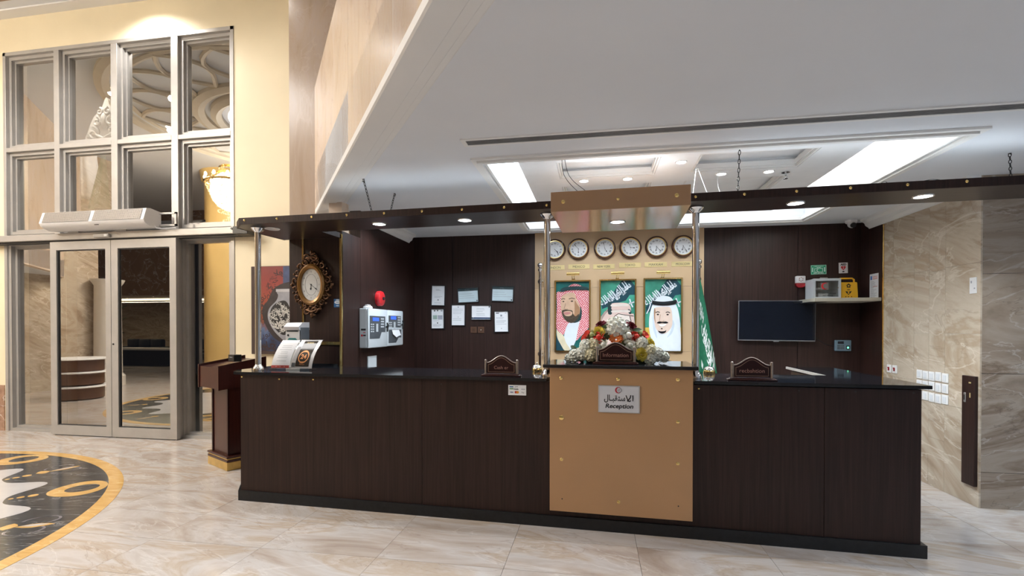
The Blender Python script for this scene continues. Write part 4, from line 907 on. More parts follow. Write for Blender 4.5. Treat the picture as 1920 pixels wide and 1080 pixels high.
# ---- right part of the back wall
tv = thing('television', 'flat black television mounted on the dark wall to the right', 'television', (2.178, YB - 0.018, 1.588), 0); tv.rotation_euler = (0, radians(0.6), radians(-2.0))
g = G(); g.box((-0.432, -0.075, -0.246), (0.432, -0.045, 0.246), 0.004); g.obj('casing', P('tv_silver_rim', (0.30, 0.31, 0.33), 0.3, 0.6, var=0.05), tv)
g = G(); g.box((-0.426, -0.0765, -0.234), (0.426, -0.0745, 0.240)); g.obj('screen', P('tv_screen', (0.006, 0.008, 0.014), 0.07, spec=0.4, var=0.1), tv, 0)
g = G(); g.box((-0.18, -0.046, -0.14), (0.18, -0.020, 0.14)); g.box((-0.05, -0.022, -0.20), (0.05, -0.001, 0.20)); g.obj('wall_bracket', BLACK, tv, 0)
g = G(); g.box((-0.03, -0.078, -0.256), (0.03, -0.06, -0.244), 0.003); g.obj('ir_bump', P('tv_silver_rim', (0.30, 0.31, 0.33), 0.3, 0.6), tv)
g = G(); g.tube([(2.60, YB - 0.012, 1.45), (2.66, YB - 0.008, 1.37), (2.76, YB - 0.006, 1.30), (2.87, YB - 0.006, 1.275)], 0.004); tag(g.obj('power_cable', BLACK), 'thin black cable running from the television to the fingerprint reader', 'cable')
bm_ = thing('fingerprint_reader', 'small blue grey fingerprint time clock on the dark wall below the shelf', 'device', (2.942, YB, 1.288))
g = G(); g.box((-0.088, -0.036, -0.066), (0.088, 0, 0.066), 0.006); g.obj('case', P('blue_grey_plastic', (0.13, 0.20, 0.25), 0.35, var=0.06), bm_)
g = G(); g.box((-0.062, -0.0375, 0.022), (0.005, -0.035, 0.052)); g.obj('display', P('dark_display', (0.01, 0.012, 0.02), 0.1, var=0.1), bm_, 0)
for r in range(3):
    for c in range(4): g = G(); g.box((-0.066 + c * 0.020, -0.0385, -0.044 + r * 0.019), (-0.050 + c * 0.020, -0.035, -0.031 + r * 0.019), 0.001); g.obj('key', DGREY, bm_, 0)
g = G(); g.box((0.030, -0.038, -0.045), (0.070, -0.035, 0.0), 0.002); g.obj('sensor_bay', BLACK, bm_, 0)
g = G(); g.box((0.040, -0.0392, -0.034), (0.060, -0.0378, -0.012)); g.obj('sensor_window', P('green_glow', (0.1, 0.5, 0.3), 0.4, emit=(0.25, 1.0, 0.6), estr=1.6), bm_, 0)
si = thing('alarm_siren', 'white and red alarm sounder on the dark wall left of the first aid box', 'alarm', (2.463, YB, 2.062))
g = G(); g.box((-0.052, -0.055, -0.015), (0.052, 0, 0.072), 0.008, 2); g.obj('body', PLAST, si)
g = G(); g.prism([(-0.052, -0.015), (0.052, -0.015), (0.05, -0.045), (0.03, -0.068), (-0.03, -0.068), (-0.05, -0.045)], -0.05, 0, XZ); g.obj('strobe', DRED, si, 0)
g = G()
for k in range(6):
    a0 = radians(60 * k + 8); a1 = radians(60 * k + 46); pts = [(0.022 * cos(a0 + (a1 - a0) * q / 4), 0.03 + 0.022 * sin(a0 + (a1 - a0) * q / 4)) for q in range(5)]; stroke(g, pts, 0.006, -0.0562, -0.0548)
g.obj('sound_slots', DRED, si, 0)
fs = thing('first_aid_sign', 'green sign with a first aid case symbol above the first aid box', 'sign', (2.678, YB, 2.210)); fs.rotation_euler = (0, radians(-1), 0)
g = G(); g.box((-0.088, -0.004, -0.058), (0.088, -0.0003, 0.058), 0.002); g.obj('plate', SIGNG, fs, 0)
g = G(); WS = P('sign_white', (0.78, 0.80, 0.79), 0.5, var=0.02)
g.ring([(-0.084, -0.054), (0.084, -0.054), (0.084, 0.054), (-0.084, 0.054)], [(-0.081, -0.051), (0.081, -0.051), (0.081, 0.051), (-0.081, 0.051)], -0.0048, -0.0038, XZ)
g.ring([(-0.046, -0.030), (0.046, -0.030), (0.046, 0.018), (-0.046, 0.018)], [(-0.041, -0.025), (0.041, -0.025), (0.041, 0.013), (-0.041, 0.013)], -0.0048, -0.0038, XZ)
stroke(g, [(-0.018, 0.018), (-0.018, 0.028), (0.018, 0.028), (0.018, 0.018)], 0.005, -0.0048, -0.0038)
def crescent(cx, cz, r, y0, y1, g, open_=0):
    pts = [(cx + r * cos(a), cz + r * sin(a)) for a in [radians(50 + 260 * k / 20) for k in range(21)]]
    pts += [(cx + 0.28 * r + 0.80 * r * cos(a), cz + 0.80 * r * sin(a)) for a in [radians(300 - 240 * k / 20) for k in range(21)]]
    g.prism(pts, y0, y1, XZ)
crescent(-0.006, -0.006, 0.017, -0.0048, -0.0038, g)
for s in (-1, 1):
    g.prism([(s * 0.066 - 0.005, 0.028), (s * 0.066 + 0.005, 0.028), (s * 0.066 + 0.005, -0.015), (s * 0.066 + 0.010, -0.015), (s * 0.066, -0.028), (s * 0.066 - 0.010, -0.015), (s * 0.066 - 0.005, -0.015)], -0.0048, -0.0038, XZ)
lay_text(g, 'FIRST AID BOX', 0, -0.0405, h=0.013, w=0.14, y=-0.0048, bold=0.03); lay_text(g, arabic('صندوق إسعافات'), 0, 0.038, h=0.017, w=0.13, y=-0.0048, bold=0.02)
g.obj('pictogram', WS, fs, 0)
ae = thing('defibrillator_sign', 'white AED sign with a red heart above the yellow case', 'sign', (2.951, YB, 2.226)); ae.rotation_euler = (0, radians(-1), 0)
g = G(); g.box((-0.050, -0.004, -0.064), (0.050, -0.0003, 0.064), 0.002); g.obj('plate', PLAST, ae, 0)
text('AED', 0, 0.042, INK, ae, h=0.026, w=0.072, y=-0.0046, bold=0.05)
heart = [(0.0, -0.028), (-0.018, -0.008), (-0.027, 0.006), (-0.025, 0.018), (-0.012, 0.023), (0.0, 0.015), (0.012, 0.023), (0.025, 0.018), (0.027, 0.006), (0.018, -0.008)]
g = G(); g.prism(heart, -0.0048, -0.0038, XZ); g.obj('heart', RED, ae, 0)
g = G(); g.prism([(0.006, 0.014), (-0.008, -0.004), (0.0, -0.003), (-0.005, -0.018), (0.009, 0.002), (0.001, 0.001)], -0.0056, -0.0046, XZ); g.obj('bolt', WS, ae, 0)
g = G(); g.prism(ell(0, -0.044, 0.013, 0.008, 16), -0.0048, -0.0038, XZ); g.obj('pictogram', INK, ae, 0)
sh = thing('wall_shelf', 'pale wooden shelf on the dark wall holding the first aid box and yellow case', 'shelf', (0, 0, 0))
g = G(); g.box((2.46, 6.02, 1.802), (XR - 0.006, YB, 1.842), 0.003); g.obj('board', SHELFM, sh)
g = G(); g.box((2.44, 6.10, 1.798), (2.62, YB, 1.803)); g.obj('bracket', BLACK, sh)
fa = thing('first_aid_box', 'aluminium first aid cabinet with a glass door and red crescent on the shelf', 'first aid box', (2.660, 6.30, 1.842))
g = G(); w_, h_ = 0.148, 0.236
g.box((-w_, -0.10, 0), (w_, 0.11, 0.006)); g.box((-w_, -0.10, h_ - 0.006), (w_, 0.11, h_)); g.box((-w_, -0.10, 0), (-w_ + 0.006, 0.11, h_)); g.box((w_ - 0.006, -0.10, 0), (w_, 0.11, h_)); g.box((-w_, 0.10, 0), (w_, 0.11, h_))
g.obj('case', GREYP, fa, 0)
g = G(); g.ring([(-w_, 0), (w_, 0), (w_, h_), (-w_, h_)], [(-w_ + 0.026, 0.022), (w_ - 0.026, 0.022), (w_ - 0.026, h_ - 0.028), (-w_ + 0.026, h_ - 0.028)], -0.118, -0.101, XZ); dr = g.obj('door', GREYP, fa, 0)
g = G(); g.box((-w_ + 0.024, -0.112, 0.020), (w_ - 0.024, -0.109, h_ - 0.026)); g.obj('glass', ACRYL, dr, 0)
g = G(); g.cyl((w_ - 0.036, -0.126, 0.125), (w_ - 0.036, -0.112, 0.125), 0.008, n=12); g.obj('lock', CHROME, dr)
g = G(); crescent(-0.020, 0.148, 0.040, -0.1135, -0.1122, g); g.obj('red_crescent', RED, dr, 0)
text(arabic('صندوق إسعافات'), 0.01, 0.062, INK, dr, h=0.026, w=0.19, y=-0.1130); text('FIRST AID BOX', 0.01, 0.036, INK, dr, h=0.012, w=0.12, y=-0.1130, bold=0.02)
g = G(); g.box((-w_ + 0.006, -0.09, 0.105), (w_ - 0.006, 0.10, 0.110)); g.obj('inner_shelf', ACRYL, fa, 0)
g = G(); g.box((-0.06, -0.03, 0.006), (0.05, 0.06, 0.07), 0.003); g.box((-0.02, 0.0, 0.110), (0.07, 0.07, 0.20), 0.003); g.box((-0.125, -0.02, 0.110), (-0.03, 0.06, 0.135), 0.003); g.obj('dressing_pack', PLAST, fa, 0)
g = G(); g.tube([(-0.045, -0.03, h_), (-0.04, -0.03, h_ + 0.014), (0.04, -0.03, h_ + 0.014), (0.045, -0.03, h_)], 0.006); g.obj('handle', CHROME, fa)
aed = thing('defibrillator_case', 'yellow defibrillator case with a carrying handle on the shelf', 'case', (2.905, 6.28, 1.842)); aed.rotation_euler = (0, 0, radians(4))
g = G(); g.prism([(-0.092, 0), (0.098, 0), (0.104, 0.02), (0.094, 0.185), (0.086, 0.192), (-0.086, 0.192), (-0.094, 0.185), (-0.098, 0.02)], -0.05, 0.05, XZ); g.obj('shell', YPLAST, aed, 0)
g = G(); g.tube([(-0.088, 0, 0.188), (-0.086, 0, 0.225), (-0.066, 0, 0.240), (0.066, 0, 0.240), (0.086, 0, 0.225), (0.088, 0, 0.188)], 0.010); g.obj('handle', YPLAST, aed)
g = G(); g.prism([(-0.030, 0.152), (0, 0.178), (0.030, 0.152), (0.017, 0.152), (0.020, 0.130), (-0.020, 0.130), (-0.017, 0.152)], -0.0515, -0.0502, XZ); g.prism([(-0.036, 0.088), (-0.012, 0.084), (0, 0.078), (0.012, 0.084), (0.036, 0.088), (0.022, 0.066), (0, 0.046), (-0.022, 0.066)], -0.0515, -0.0502, XZ); g.obj('emblem', INK, aed, 0)
g = G(); g.prism(ell(0, 0.150, 0.010, 0.010, 14), -0.0525, -0.0512, XZ); g.prism(ell(0, 0.068, 0.010, 0.011, 14), -0.0525, -0.0512, XZ); g.obj('emblem_disc', YPLAST, aed, 0)
text('AED', 0, 0.104, INK, aed, h=0.013, w=0.05, y=-0.0512, bold=0.04)
for x, m_ in ((-0.03, INK), (0.0, INK), (0.034, DRED)): g = G(); g.box((x - 0.005, -0.0515, 0.018), (x + 0.005, -0.0502, 0.028)); g.obj('button', m_, aed, 0)
no = thing('wall_notice', 'narrow white paper notice taped to the wood beside the shelf end', 'notice', (XR - 0.004, 6.170, 1.980), -pi / 2)
g = G(); g.box((-0.088, -0.003, -0.142), (0.088, -0.0003, 0.142)); g.obj('sheet', PAPER, no, 0)
g = G(); rn = random.Random(3)
for k in range(14): z = 0.05 - k * 0.0135; g.box((-0.06, -0.0036, z), (-0.06 + rn.uniform(0.05, 0.12), -0.0028, z + 0.003))
g.obj('print_lines', INKG, no, 0)
g = G(); g.box((-0.07, -0.0036, 0.075), (-0.035, -0.0028, 0.118)); g.obj('blue_figure', P('blue_print', (0.05, 0.15, 0.4), 0.5, var=0.1), no, 0)
g = G()
for z in (0.105, 0.09, 0.078, -0.008): g.box((-0.02, -0.0036, z), (0.07, -0.0028, z + 0.005))
g.obj('red_lines', P('red_print', (0.55, 0.08, 0.06), 0.5, var=0.1), no, 0)
# dome camera
cc = thing('dome_camera', 'small white dome security camera on the ceiling by the back wall', 'camera', (2.965, 6.30, ZC))
g = G(); g.lathe([(0.062, 0.0), (0.062, -0.022), (0.052, -0.034), (0.0, -0.036)], n=24); g.obj('base', PLAST, cc)
g = G(); g.sph((0, -0.012, -0.046), 0.044, 18); g.obj('ball', PLAST, cc)
g = G(); g.cyl((0, -0.03, -0.058), (0, -0.058, -0.066), 0.030, n=18); g.obj('eye', BLACK, cc)

# ================================================================== LEFT SIDE WALL AND CORNER PANEL
fp = thing('fire_alarm_panel', 'pale grey double fire alarm control panel with blue displays on the side wall', 'alarm panel', (XL, 5.318, 1.498), pi / 2)
hw, hh = 0.472, 0.214
g = G(); g.box((-hw, -0.085, -hh), (hw, 0, hh), 0.006); g.obj('back_box', GREYP, fp, 30)
for x0, x1, dz in ((-hw, 0.015, 0.0), (0.018, hw, 0.004)):
    g = G(); g.box((x0, -0.108, -hh + dz), (x1, -0.086, hh), 0.012, 2); d_ = g.obj('door', P('pale_enamel', (0.62, 0.68, 0.72), 0.35, var=0.02), fp, 30)
    cx = (x0 + x1) / 2 - 0.02; 
    if x0 < 0:
        pn = [(-0.20, 0.135), (0.19, 0.135), (0.19, -0.045), (0.09, -0.045), (0.04, -0.115), (-0.20, -0.115)]
    else:
        pn = [(-0.19, 0.150), (0.17, 0.150), (0.17, 0.010), (-0.19, 0.010)]
    g = G(); g.prism([(cx + a, b) for a, b in pn], -0.1105, -0.1075, XZ); g.obj('fascia', DGREY, d_, 0)
    g = G(); zt = 0.080 if x0 < 0 else 0.105; g.box((cx - 0.13, -0.1125, zt), (cx + 0.02, -0.1100, zt + 0.036)); g.obj('display', P('blue_display', (0.02, 0.06, 0.6), 0.3, emit=(0.03, 0.12, 1.0), estr=1.2), d_, 0)
    g = G()
    for r in range(4):
        for c in range(2): g.box((cx - 0.18 + c * 0.045, -0.1128, zt - 0.045 - r * 0.026), (cx - 0.148 + c * 0.045, -0.1100, zt - 0.031 - r * 0.026))
        g.box((cx + 0.07, -0.1128, zt + 0.018 - r * 0.030), (cx + 0.15, -0.1100, zt + 0.034 - r * 0.030))
    g.box((cx - 0.05, -0.1128, zt - 0.12), (cx - 0.0, -0.1100, zt - 0.03))
    g.obj('keypad', GREYP, d_, 0)
    if x0 > 0:
        g = G(); g.prism([(cx + a, b) for a, b in [(-0.19, -0.015), (0.18, -0.015), (0.18, -0.115), (0.10, -0.115), (0.02, -0.175), (-0.19, -0.175)]], -0.1105, -0.1075, XZ); g.obj('printer_bay', DGREY, d_, 0)
        g = G(); g.quads([(cx - 0.11, -0.116, -0.02), (cx + 0.10, -0.116, -0.02), (cx + 0.14, -0.125, -0.085), (cx + 0.06, -0.128, -0.095), (cx - 0.01, -0.13, -0.11), (cx - 0.10, -0.125, -0.07)], [(0, 1, 2, 3, 4, 5)]); o = g.obj('receipt', PAPER, d_, 0); o.modifiers.new('t', 'SOLIDIFY').thickness = 0.001
    xk = x1 - 0.032; zk = 0.015 if x0 < 0 else 0.045
    g = G(); g.cyl((xk, -0.118, zk), (xk, -0.106, zk), 0.012, n=12); g.tube([(xk, -0.114, zk + 0.05), (xk + 0.004, -0.122, zk + 0.02), (xk, -0.122, zk - 0.02), (xk, -0.116, zk - 0.055)], 0.008); g.box((xk - 0.045, -0.124, zk - 0.008), (xk, -0.116, zk + 0.008)); g.obj('lock_and_keys', BLACK, d_)
g = G(); g.box((-hw - 0.0008, -0.075, -0.025), (-hw + 0.001, -0.02, -0.005)); g.box((-hw - 0.0008, -0.075, -0.085), (-hw + 0.001, -0.045, -0.07)); g.obj('warning_label', INK, fp, 0)
g = G(); g.box((-hw - 0.0009, -0.042, -0.088), (-hw + 0.001, -0.02, -0.068)); g.box((-hw - 0.0009, -0.072, -0.05), (-hw + 0.001, -0.045, -0.043)); g.obj('red_label', RED, fp, 0)
sd = thing('smoke_detector', 'white smoke detector head lying on top of the fire alarm panel', 'smoke detector', (XL + 0.052, 4.94, 1.712))
g = G(); g.lathe([(0.050, 0.0), (0.052, 0.012), (0.046, 0.024), (0.034, 0.030), (0.030, 0.042), (0.0, 0.046)], n=24); g.obj('shell', PLAST, sd)
g = G()
for k in range(10): a = 2 * pi * k / 10; g.box((0.034 * cos(a) - 0.004, 0.034 * sin(a) - 0.004, 0.030), (0.034 * cos(a) + 0.004, 0.034 * sin(a) + 0.004, 0.036))
g.obj('vents', BLACK, sd, 0)
ab = thing('alarm_bell', 'round red alarm bell on the dark side wall above the fire alarm panel', 'alarm', (XL, 5.307, 1.843), pi / 2)
g = G(); g.lathe([(0.088, 0.0), (0.090, 0.030), (0.082, 0.050), (0.055, 0.062), (0.0, 0.064)], n=28, axis='Y'); g.obj('gong', RED, ab)
g = G(); g.cyl((0, -0.062, 0), (0, -0.078, 0), 0.018, n=14); g.obj('striker_boss', BLACK, ab); g = G(); g.cyl((0, -0.078, 0), (0, -0.081, 0), 0.009, n=12); g.obj('bolt', CHROME, ab)
sb = thing('junction_box', 'small white junction box on the side wall below the alarm panel', 'box', (XL, 5.128, 1.118), pi / 2)
g = G(); g.box((-0.106, -0.016, -0.066), (0.106, 0, 0.066), 0.003); g.obj('cover', P('pale_enamel2', (0.62, 0.68, 0.72), 0.4, var=0.03), sb, 0)
g = G()
for k in range(7): g.box((0.085, -0.018, -0.052 + k * 0.016), (0.096, -0.015, -0.044 + k * 0.016))
g.obj('ribs', INKG, sb, 0)
# wifi sign
wf = thing('wifi_sign', 'small blue free wireless internet sign on the wooden panel right of the oval clock', 'sign', (-2.548, 4.49, 1.750))
g = G(); g.box((-0.040, -0.003, -0.042), (0.040, -0.0003, 0.042), 0.001); g.obj('plate', P('sign_blue', (0.02, 0.11, 0.27), 0.4, var=0.03), wf, 0)
g = G(); g.prism(ell(0, 0.008, 0.033, 0.016, 24), -0.0038, -0.0028, XZ); 
for r in (0.010, 0.018): stroke(g, [(r * 1.3 * cos(a), 0.022 + 0.8 * r * sin(a)) for a in [radians(30 + 120 * q / 8) for q in range(9)]], 0.003, -0.0038, -0.0028)
g.obj('cloud', WS, wf, 0); text('WiFi', 0, 0.008, P('sign_blue', (0, 0, 0)), wf, h=0.013, w=0.045, y=-0.0044, bold=0.03); text('FREE', 0, -0.026, WS, wf, h=0.010, w=0.04, y=-0.0036, bold=0.03)
# oval clock with a carved frame
oc = thing('oval_wall_clock', 'large oval clock with an ornate bronze carved frame on the wooden panel', 'clock', (-2.810, 4.49, 1.935))
BRO = P('dark_bronze', (0.11, 0.055, 0.028), 0.33, 0.75, var=0.5, vscale=70); AMB = P('amber_wood_rim', (0.22, 0.105, 0.022), 0.3, 0.3, var=0.15, vscale=20)
def oval_ring(g, secs, n=56):
    V = []; F = []
    for rx, rz, y in secs:
        for k in range(n): a = 2 * pi * k / n; V.append((rx * cos(a), y, rz * sin(a)))
    for j in range(len(secs) - 1):
        for k in range(n): F.append((j * n + k, j * n + (k + 1) % n, (j + 1) * n + (k + 1) % n, (j + 1) * n + k))
    g.quads(V, F)
g = G(); g.prism(ell(0, 0, 0.176, 0.235, 48), -0.03, -0.0005, XZ); g.obj('back_plate', BRO, oc)
g = G(); oval_ring(g, [(0.146, 0.205, -0.03), (0.148, 0.208, -0.055), (0.132, 0.188, -0.068), (0.112, 0.162, -0.060), (0.106, 0.156, -0.040)]); g.obj('rim', AMB, oc, 50)
g = G(); g.prism(ell(0, 0, 0.110, 0.160, 48), -0.045, -0.035, XZ); g.obj('dial', P('oval_dial', (0.62, 0.62, 0.60), 0.4, var=0.03), oc, 0)
g = G()
for k in range(12):
    a = radians(90 - 30 * k); lay_text(g, str(12 if k == 0 else k), 0.086 * cos(a), 0.130 * sin(a), h=0.015, y=-0.0455)
stroke(g, ell(0, 0, 0.066, 0.104, 40) + [(0.066, 0)], 0.0015, -0.0465, -0.0455); tag(g.obj('numerals', INK, oc, 0), kind='stuff')
g = G(); hand(g, 184, 0.055, 0.005, -0.0480, -0.0470); g.obj('hour_hand', INK, oc, 0)
g = G(); hand(g, 128, 0.092, 0.0035, -0.0495, -0.0485); g.cyl((0, -0.045, 0), (0, -0.051, 0), 0.006, n=12); g.obj('minute_hand', INK, oc, 0)
# carved scrolls round the frame
def scroll(cx, cz, r, a0, turns, s, g, th=0.011):
    pts = []; N = 22
    for i in range(N):
        t = i / (N - 1); rr = r * (1 - 0.8 * t); a = a0 + s * turns * 2 * pi * t; pts.append((cx + rr * cos(a), -0.032 - 0.012 * sin(pi * t), cz + rr * sin(a)))
    g.tube(pts, [th * (1.0 - 0.55 * i / (N - 1)) for i in range(N)], 7)
for k in range(18):
    a = 2 * pi * (k + 0.5) / 18; px, pz = 0.180 * cos(a), 0.240 * sin(a); g = G()
    scroll(px, pz, 0.034, a + pi / 2, 1.1, 1 if k % 2 else -1, g); g.sph((0.212 * cos(a + 0.12), -0.03, 0.272 * sin(a + 0.12)), 0.014, 8); g.sph((0.160 * cos(a), -0.045, 0.220 * sin(a)), 0.011, 8)
    g.obj('carved_scroll', BRO, oc, 60)
for z, s in ((0.285, 1), (-0.275, -1)):
    g = G()
    for q in (-1, 1): scroll(q * 0.042, z - 0.012 * s, 0.046, pi / 2 * s + (0 if q > 0 else pi) , 1.2, q * s, g, 0.013)
    g.sph((0, -0.035, z + 0.034 * s), 0.020, 10, (1, 0.7, 1.5)); g.tube([(-0.08, -0.03, z - 0.03 * s), (0, -0.045, z), (0.08, -0.03, z - 0.03 * s)], 0.012)
    g.obj('crest', BRO, oc, 60)
for s in (-1, 1):
    g = G(); g.sph((s * 0.222, -0.03, 0), 0.018, 10); g.sph((s * 0.205, -0.03, 0.03), 0.014, 8); g.sph((s * 0.205, -0.03, -0.03), 0.014, 8); g.obj('side_boss', BRO, oc, 60)

# ================================================================== THINGS ON AND AROUND THE COUNTER
def desk_sign(name, label, word_, u, v, z, w, h, spell_w):
    t = thing(name, label, 'sign', CW(u, v, z), TH, 'maroon desk signs'); a = w / 2
    g = G(); g.box((-a - 0.022, -0.030, 0), (a + 0.022, 0.030, 0.012), 0.004, 2); g.box((-a - 0.010, -0.020, 0.012), (a + 0.010, 0.020, 0.019), 0.003); g.obj('base', MAHO, t)
    for s in (-1, 1):
        g = G(); g.cyl((s * (a - 0.010), 0, 0.018), (s * (a - 0.010), 0, h * 0.80), 0.0095, n=14); g.sph((s * (a - 0.010), 0, h * 0.80), 0.0098, 12, (1, 1, 0.5)); g.obj('side_post', P('brushed_bronze', (0.36, 0.30, 0.26), 0.35, 0.8, var=0.1, vscale=60), t)
    b = a - 0.022; zb = 0.024; zs = h * 0.66
    top = [(b * (1 - 2 * k / 20), zs + (h - zs) * (0.5 + 0.5 * cos(pi * (1 - 2 * k / 20)))) for k in range(21)]
    ou = [(-b, zb), (b, zb)] + top
    g = G(); g.prism(ou, -0.009, 0.009, XZ); pnl = g.obj('panel', MAHD, t, 0)
    k_ = (b - 0.010) / b; inn = [(-b + 0.010, zb + 0.008), (b - 0.010, zb + 0.008)] + [(x * k_, z_ - 0.011) for x, z_ in top]
    k2 = (b - 0.013) / b; inn2 = [(-b + 0.013, zb + 0.011), (b - 0.013, zb + 0.011)] + [(x * k2, z_ - 0.014) for x, z_ in top]
    g = G(); g.ring(inn, inn2, -0.0105, -0.0085, XZ); g.obj('gold_line', BRONZE, pnl, 0)
    g = G(); g.tube([(x, 0, z_ + 0.001) for x, z_ in top], 0.006, 8); g.obj('top_bead', P('brushed_bronze', (0.36, 0.30, 0.26)), t)
    text(word_, 0.0, zb + (zs - zb) * 0.56, P('rose_lettering', (0.44, 0.25, 0.21), 0.4, 0.3, var=0.05), pnl, w=spell_w, y=-0.0102)
    return t
desk_sign('desk_sign', 'maroon desk sign lettered Cash er on the left countertop', 'Cash er', 2.331, 0.10, 1.120, 0.275, 0.158, 0.115)
desk_sign('desk_sign', 'maroon desk sign lettered Information on top of the tan stand', 'Information', 3.212, 0.06, 1.2305, 0.290, 0.158, 0.185)
desk_sign('desk_sign', 'maroon desk sign lettered recbshtion on the right countertop', 'recbshtion', 4.158, 0.10, 1.127, 0.280, 0.160, 0.165)
def bell(u, v, z, lab):
    t = thing('service_bell', lab, 'bell', CW(u, v, z), TH, 'service bells')
    g = G(); g.lathe([(0.044, 0.0), (0.046, 0.006), (0.045, 0.022), (0.040, 0.028), (0.0, 0.028)], n=26); g.obj('base', GOLD, t)
    g = G(); g.lathe([(0.042, 0.029), (0.040, 0.040), (0.030, 0.052), (0.014, 0.058), (0.0, 0.059)], n=26); g.obj('dome', CHROME, t)
    g = G(); g.cyl((0, 0, 0.058), (0, 0, 0.068), 0.005, n=10); g.sph((0, 0, 0.070), 0.007, 10); g.obj('button', CHROME, t)
bell(2.535, 0.60, 1.120, 'brass and chrome service bell on the left countertop beside the information stand')
bell(3.965, 0.60, 1.127, 'brass and chrome service bell on the right countertop in front of the flag')
# reception sign on the tan stand
rs = thing('reception_sign', 'white framed Reception sign in Arabic and English on the tan stand', 'sign', CW(3.235, -0.032, 0.985), TH)
g = G(); g.box((-0.147, -0.006, -0.099), (0.147, -0.0003, 0.099), 0.001); g.obj('frame', P('silver_sign_rim', (0.62, 0.60, 0.58), 0.3, 0.5, var=0.04), rs, 0)
g = G(); g.box((-0.140, -0.0072, -0.093), (0.140, -0.0055, 0.092)); g.obj('sheet', P('sign_sheet', (0.60, 0.61, 0.65), 0.3, var=0.03), rs, 0)
g = G(); g.ring([(-0.1415, -0.0945), (0.1415, -0.0945), (0.1415, 0.0935), (-0.1415, 0.0935)], [(-0.140, -0.093), (0.140, -0.093), (0.140, 0.092), (-0.140, 0.092)], -0.0074, -0.0055, XZ); g.obj('border_line', INKG, rs, 0)
text('Reception', 0.0, -0.054, INK, rs, h=0.042, w=0.195, y=-0.0078, bold=0.028, shear=0.2, align='F')
g = G(); w1 = arabic('ستقبـال'); lay_text(g, w1, -0.030, 0.003, h=0.058, w=0.150, y=-0.0078, bold=0.02, align='F')
stroke(g, [(0.050, 0.030), (0.058, 0.008), (0.064, -0.008), (0.076, -0.014), (0.083, -0.010), (0.081, -0.002), (0.072, 0.006), (0.060, 0.020), (0.051, 0.031)][:6], [0.006, 0.008, 0.008, 0.009, 0.006, 0.003], -0.0084, -0.0074)
stroke(g, [(0.084, 0.032), (0.080, 0.012), (0.068, -0.002), (0.060, -0.010), (0.066, -0.016)], [0.007, 0.008, 0.008, 0.007, 0.004], -0.0086, -0.0076)
stroke(g, [(0.098, 0.031), (0.099, 0.010), (0.098, -0.012)], [0.008, 0.008, 0.006], -0.0084, -0.0074)
g.obj('lettering', INK, rs, 0)
g = G(); crescent(-0.004, 0.066, 0.023, -0.0084, -0.0074, g); lg = g.obj('red_crescent_mark', P('logo_red', (0.42, 0.02, 0.04), 0.4, var=0.05), rs, 0)
g = G(); stroke(g, [(-0.004 + 0.023 * cos(a), 0.066 + 0.018 * sin(a)) for a in [radians(-100 + 210 * q / 16) for q in range(17)]], [0.001 + 0.005 * sin(pi * q / 16) for q in range(17)], -0.0086, -0.0076)
stroke(g, [(-0.010, 0.062), (-0.004, 0.070), (0.002, 0.066), (0.008, 0.074)], 0.004, -0.0086, -0.0076); stroke(g, [(-0.006, 0.058), (0.004, 0.060)], 0.003, -0.0086, -0.0076); g.obj('grey_mark', INKG, rs, 0)
# payment sticker
vs_ = thing('payment_sticker', 'small white sticker of payment card marks on the counter front below the Cash er sign', 'sticker', CW(2.475, 0.016, 1.024), TH)
g = G(); g.box((-0.070, -0.0012, -0.039), (0.070, -0.0002, 0.039)); g.obj('sheet', PAPER, vs_, 0)
g = G(); g.box((-0.060, -0.002, 0.021), (-0.030, -0.001, 0.029)); g.obj('blue_bar', P('mark_blue', (0.01, 0.16, 0.36), 0.5, var=0.03), vs_, 0)
g = G(); g.box((-0.060, -0.002, 0.006), (-0.030, -0.001, 0.014)); g.obj('green_bar', P('mark_green', (0.12, 0.34, 0.10), 0.5, var=0.03), vs_, 0)
text('mada', -0.008, 0.009, INK, vs_, w=0.036, y=-0.0018, bold=0.02); text(arabic('مدى'), -0.006, 0.026, INK, vs_, w=0.034, h=0.010, y=-0.0018, bold=0.02)
text('VISA', -0.044, -0.017, P('mark_navy', (0.02, 0.03, 0.22), 0.5, var=0.03), vs_, w=0.028, y=-0.0018, bold=0.04, shear=0.2); text('Pay', 0.044, -0.018, INK, vs_, w=0.020, y=-0.0018)
g = G(); g.prism(ell(-0.010, -0.016, 0.010, 0.010, 20), -0.0019, -0.001, XZ); g.obj('red_disc', P('mark_red', (0.5, 0.03, 0.02), 0.5, var=0.03), vs_, 0)
g = G(); g.prism(ell(0.003, -0.016, 0.010, 0.010, 20), -0.0024, -0.0012, XZ); g.obj('orange_disc', P('mark_orange', (0.70, 0.28, 0.02), 0.5, var=0.03), vs_, 0)
g = G(); 
for x in (0.036, 0.046, 0.056): g.box((x - 0.003, -0.002, 0.004), (x + 0.003, -0.001, 0.012))
g.obj('small_marks', INKG, vs_, 0)
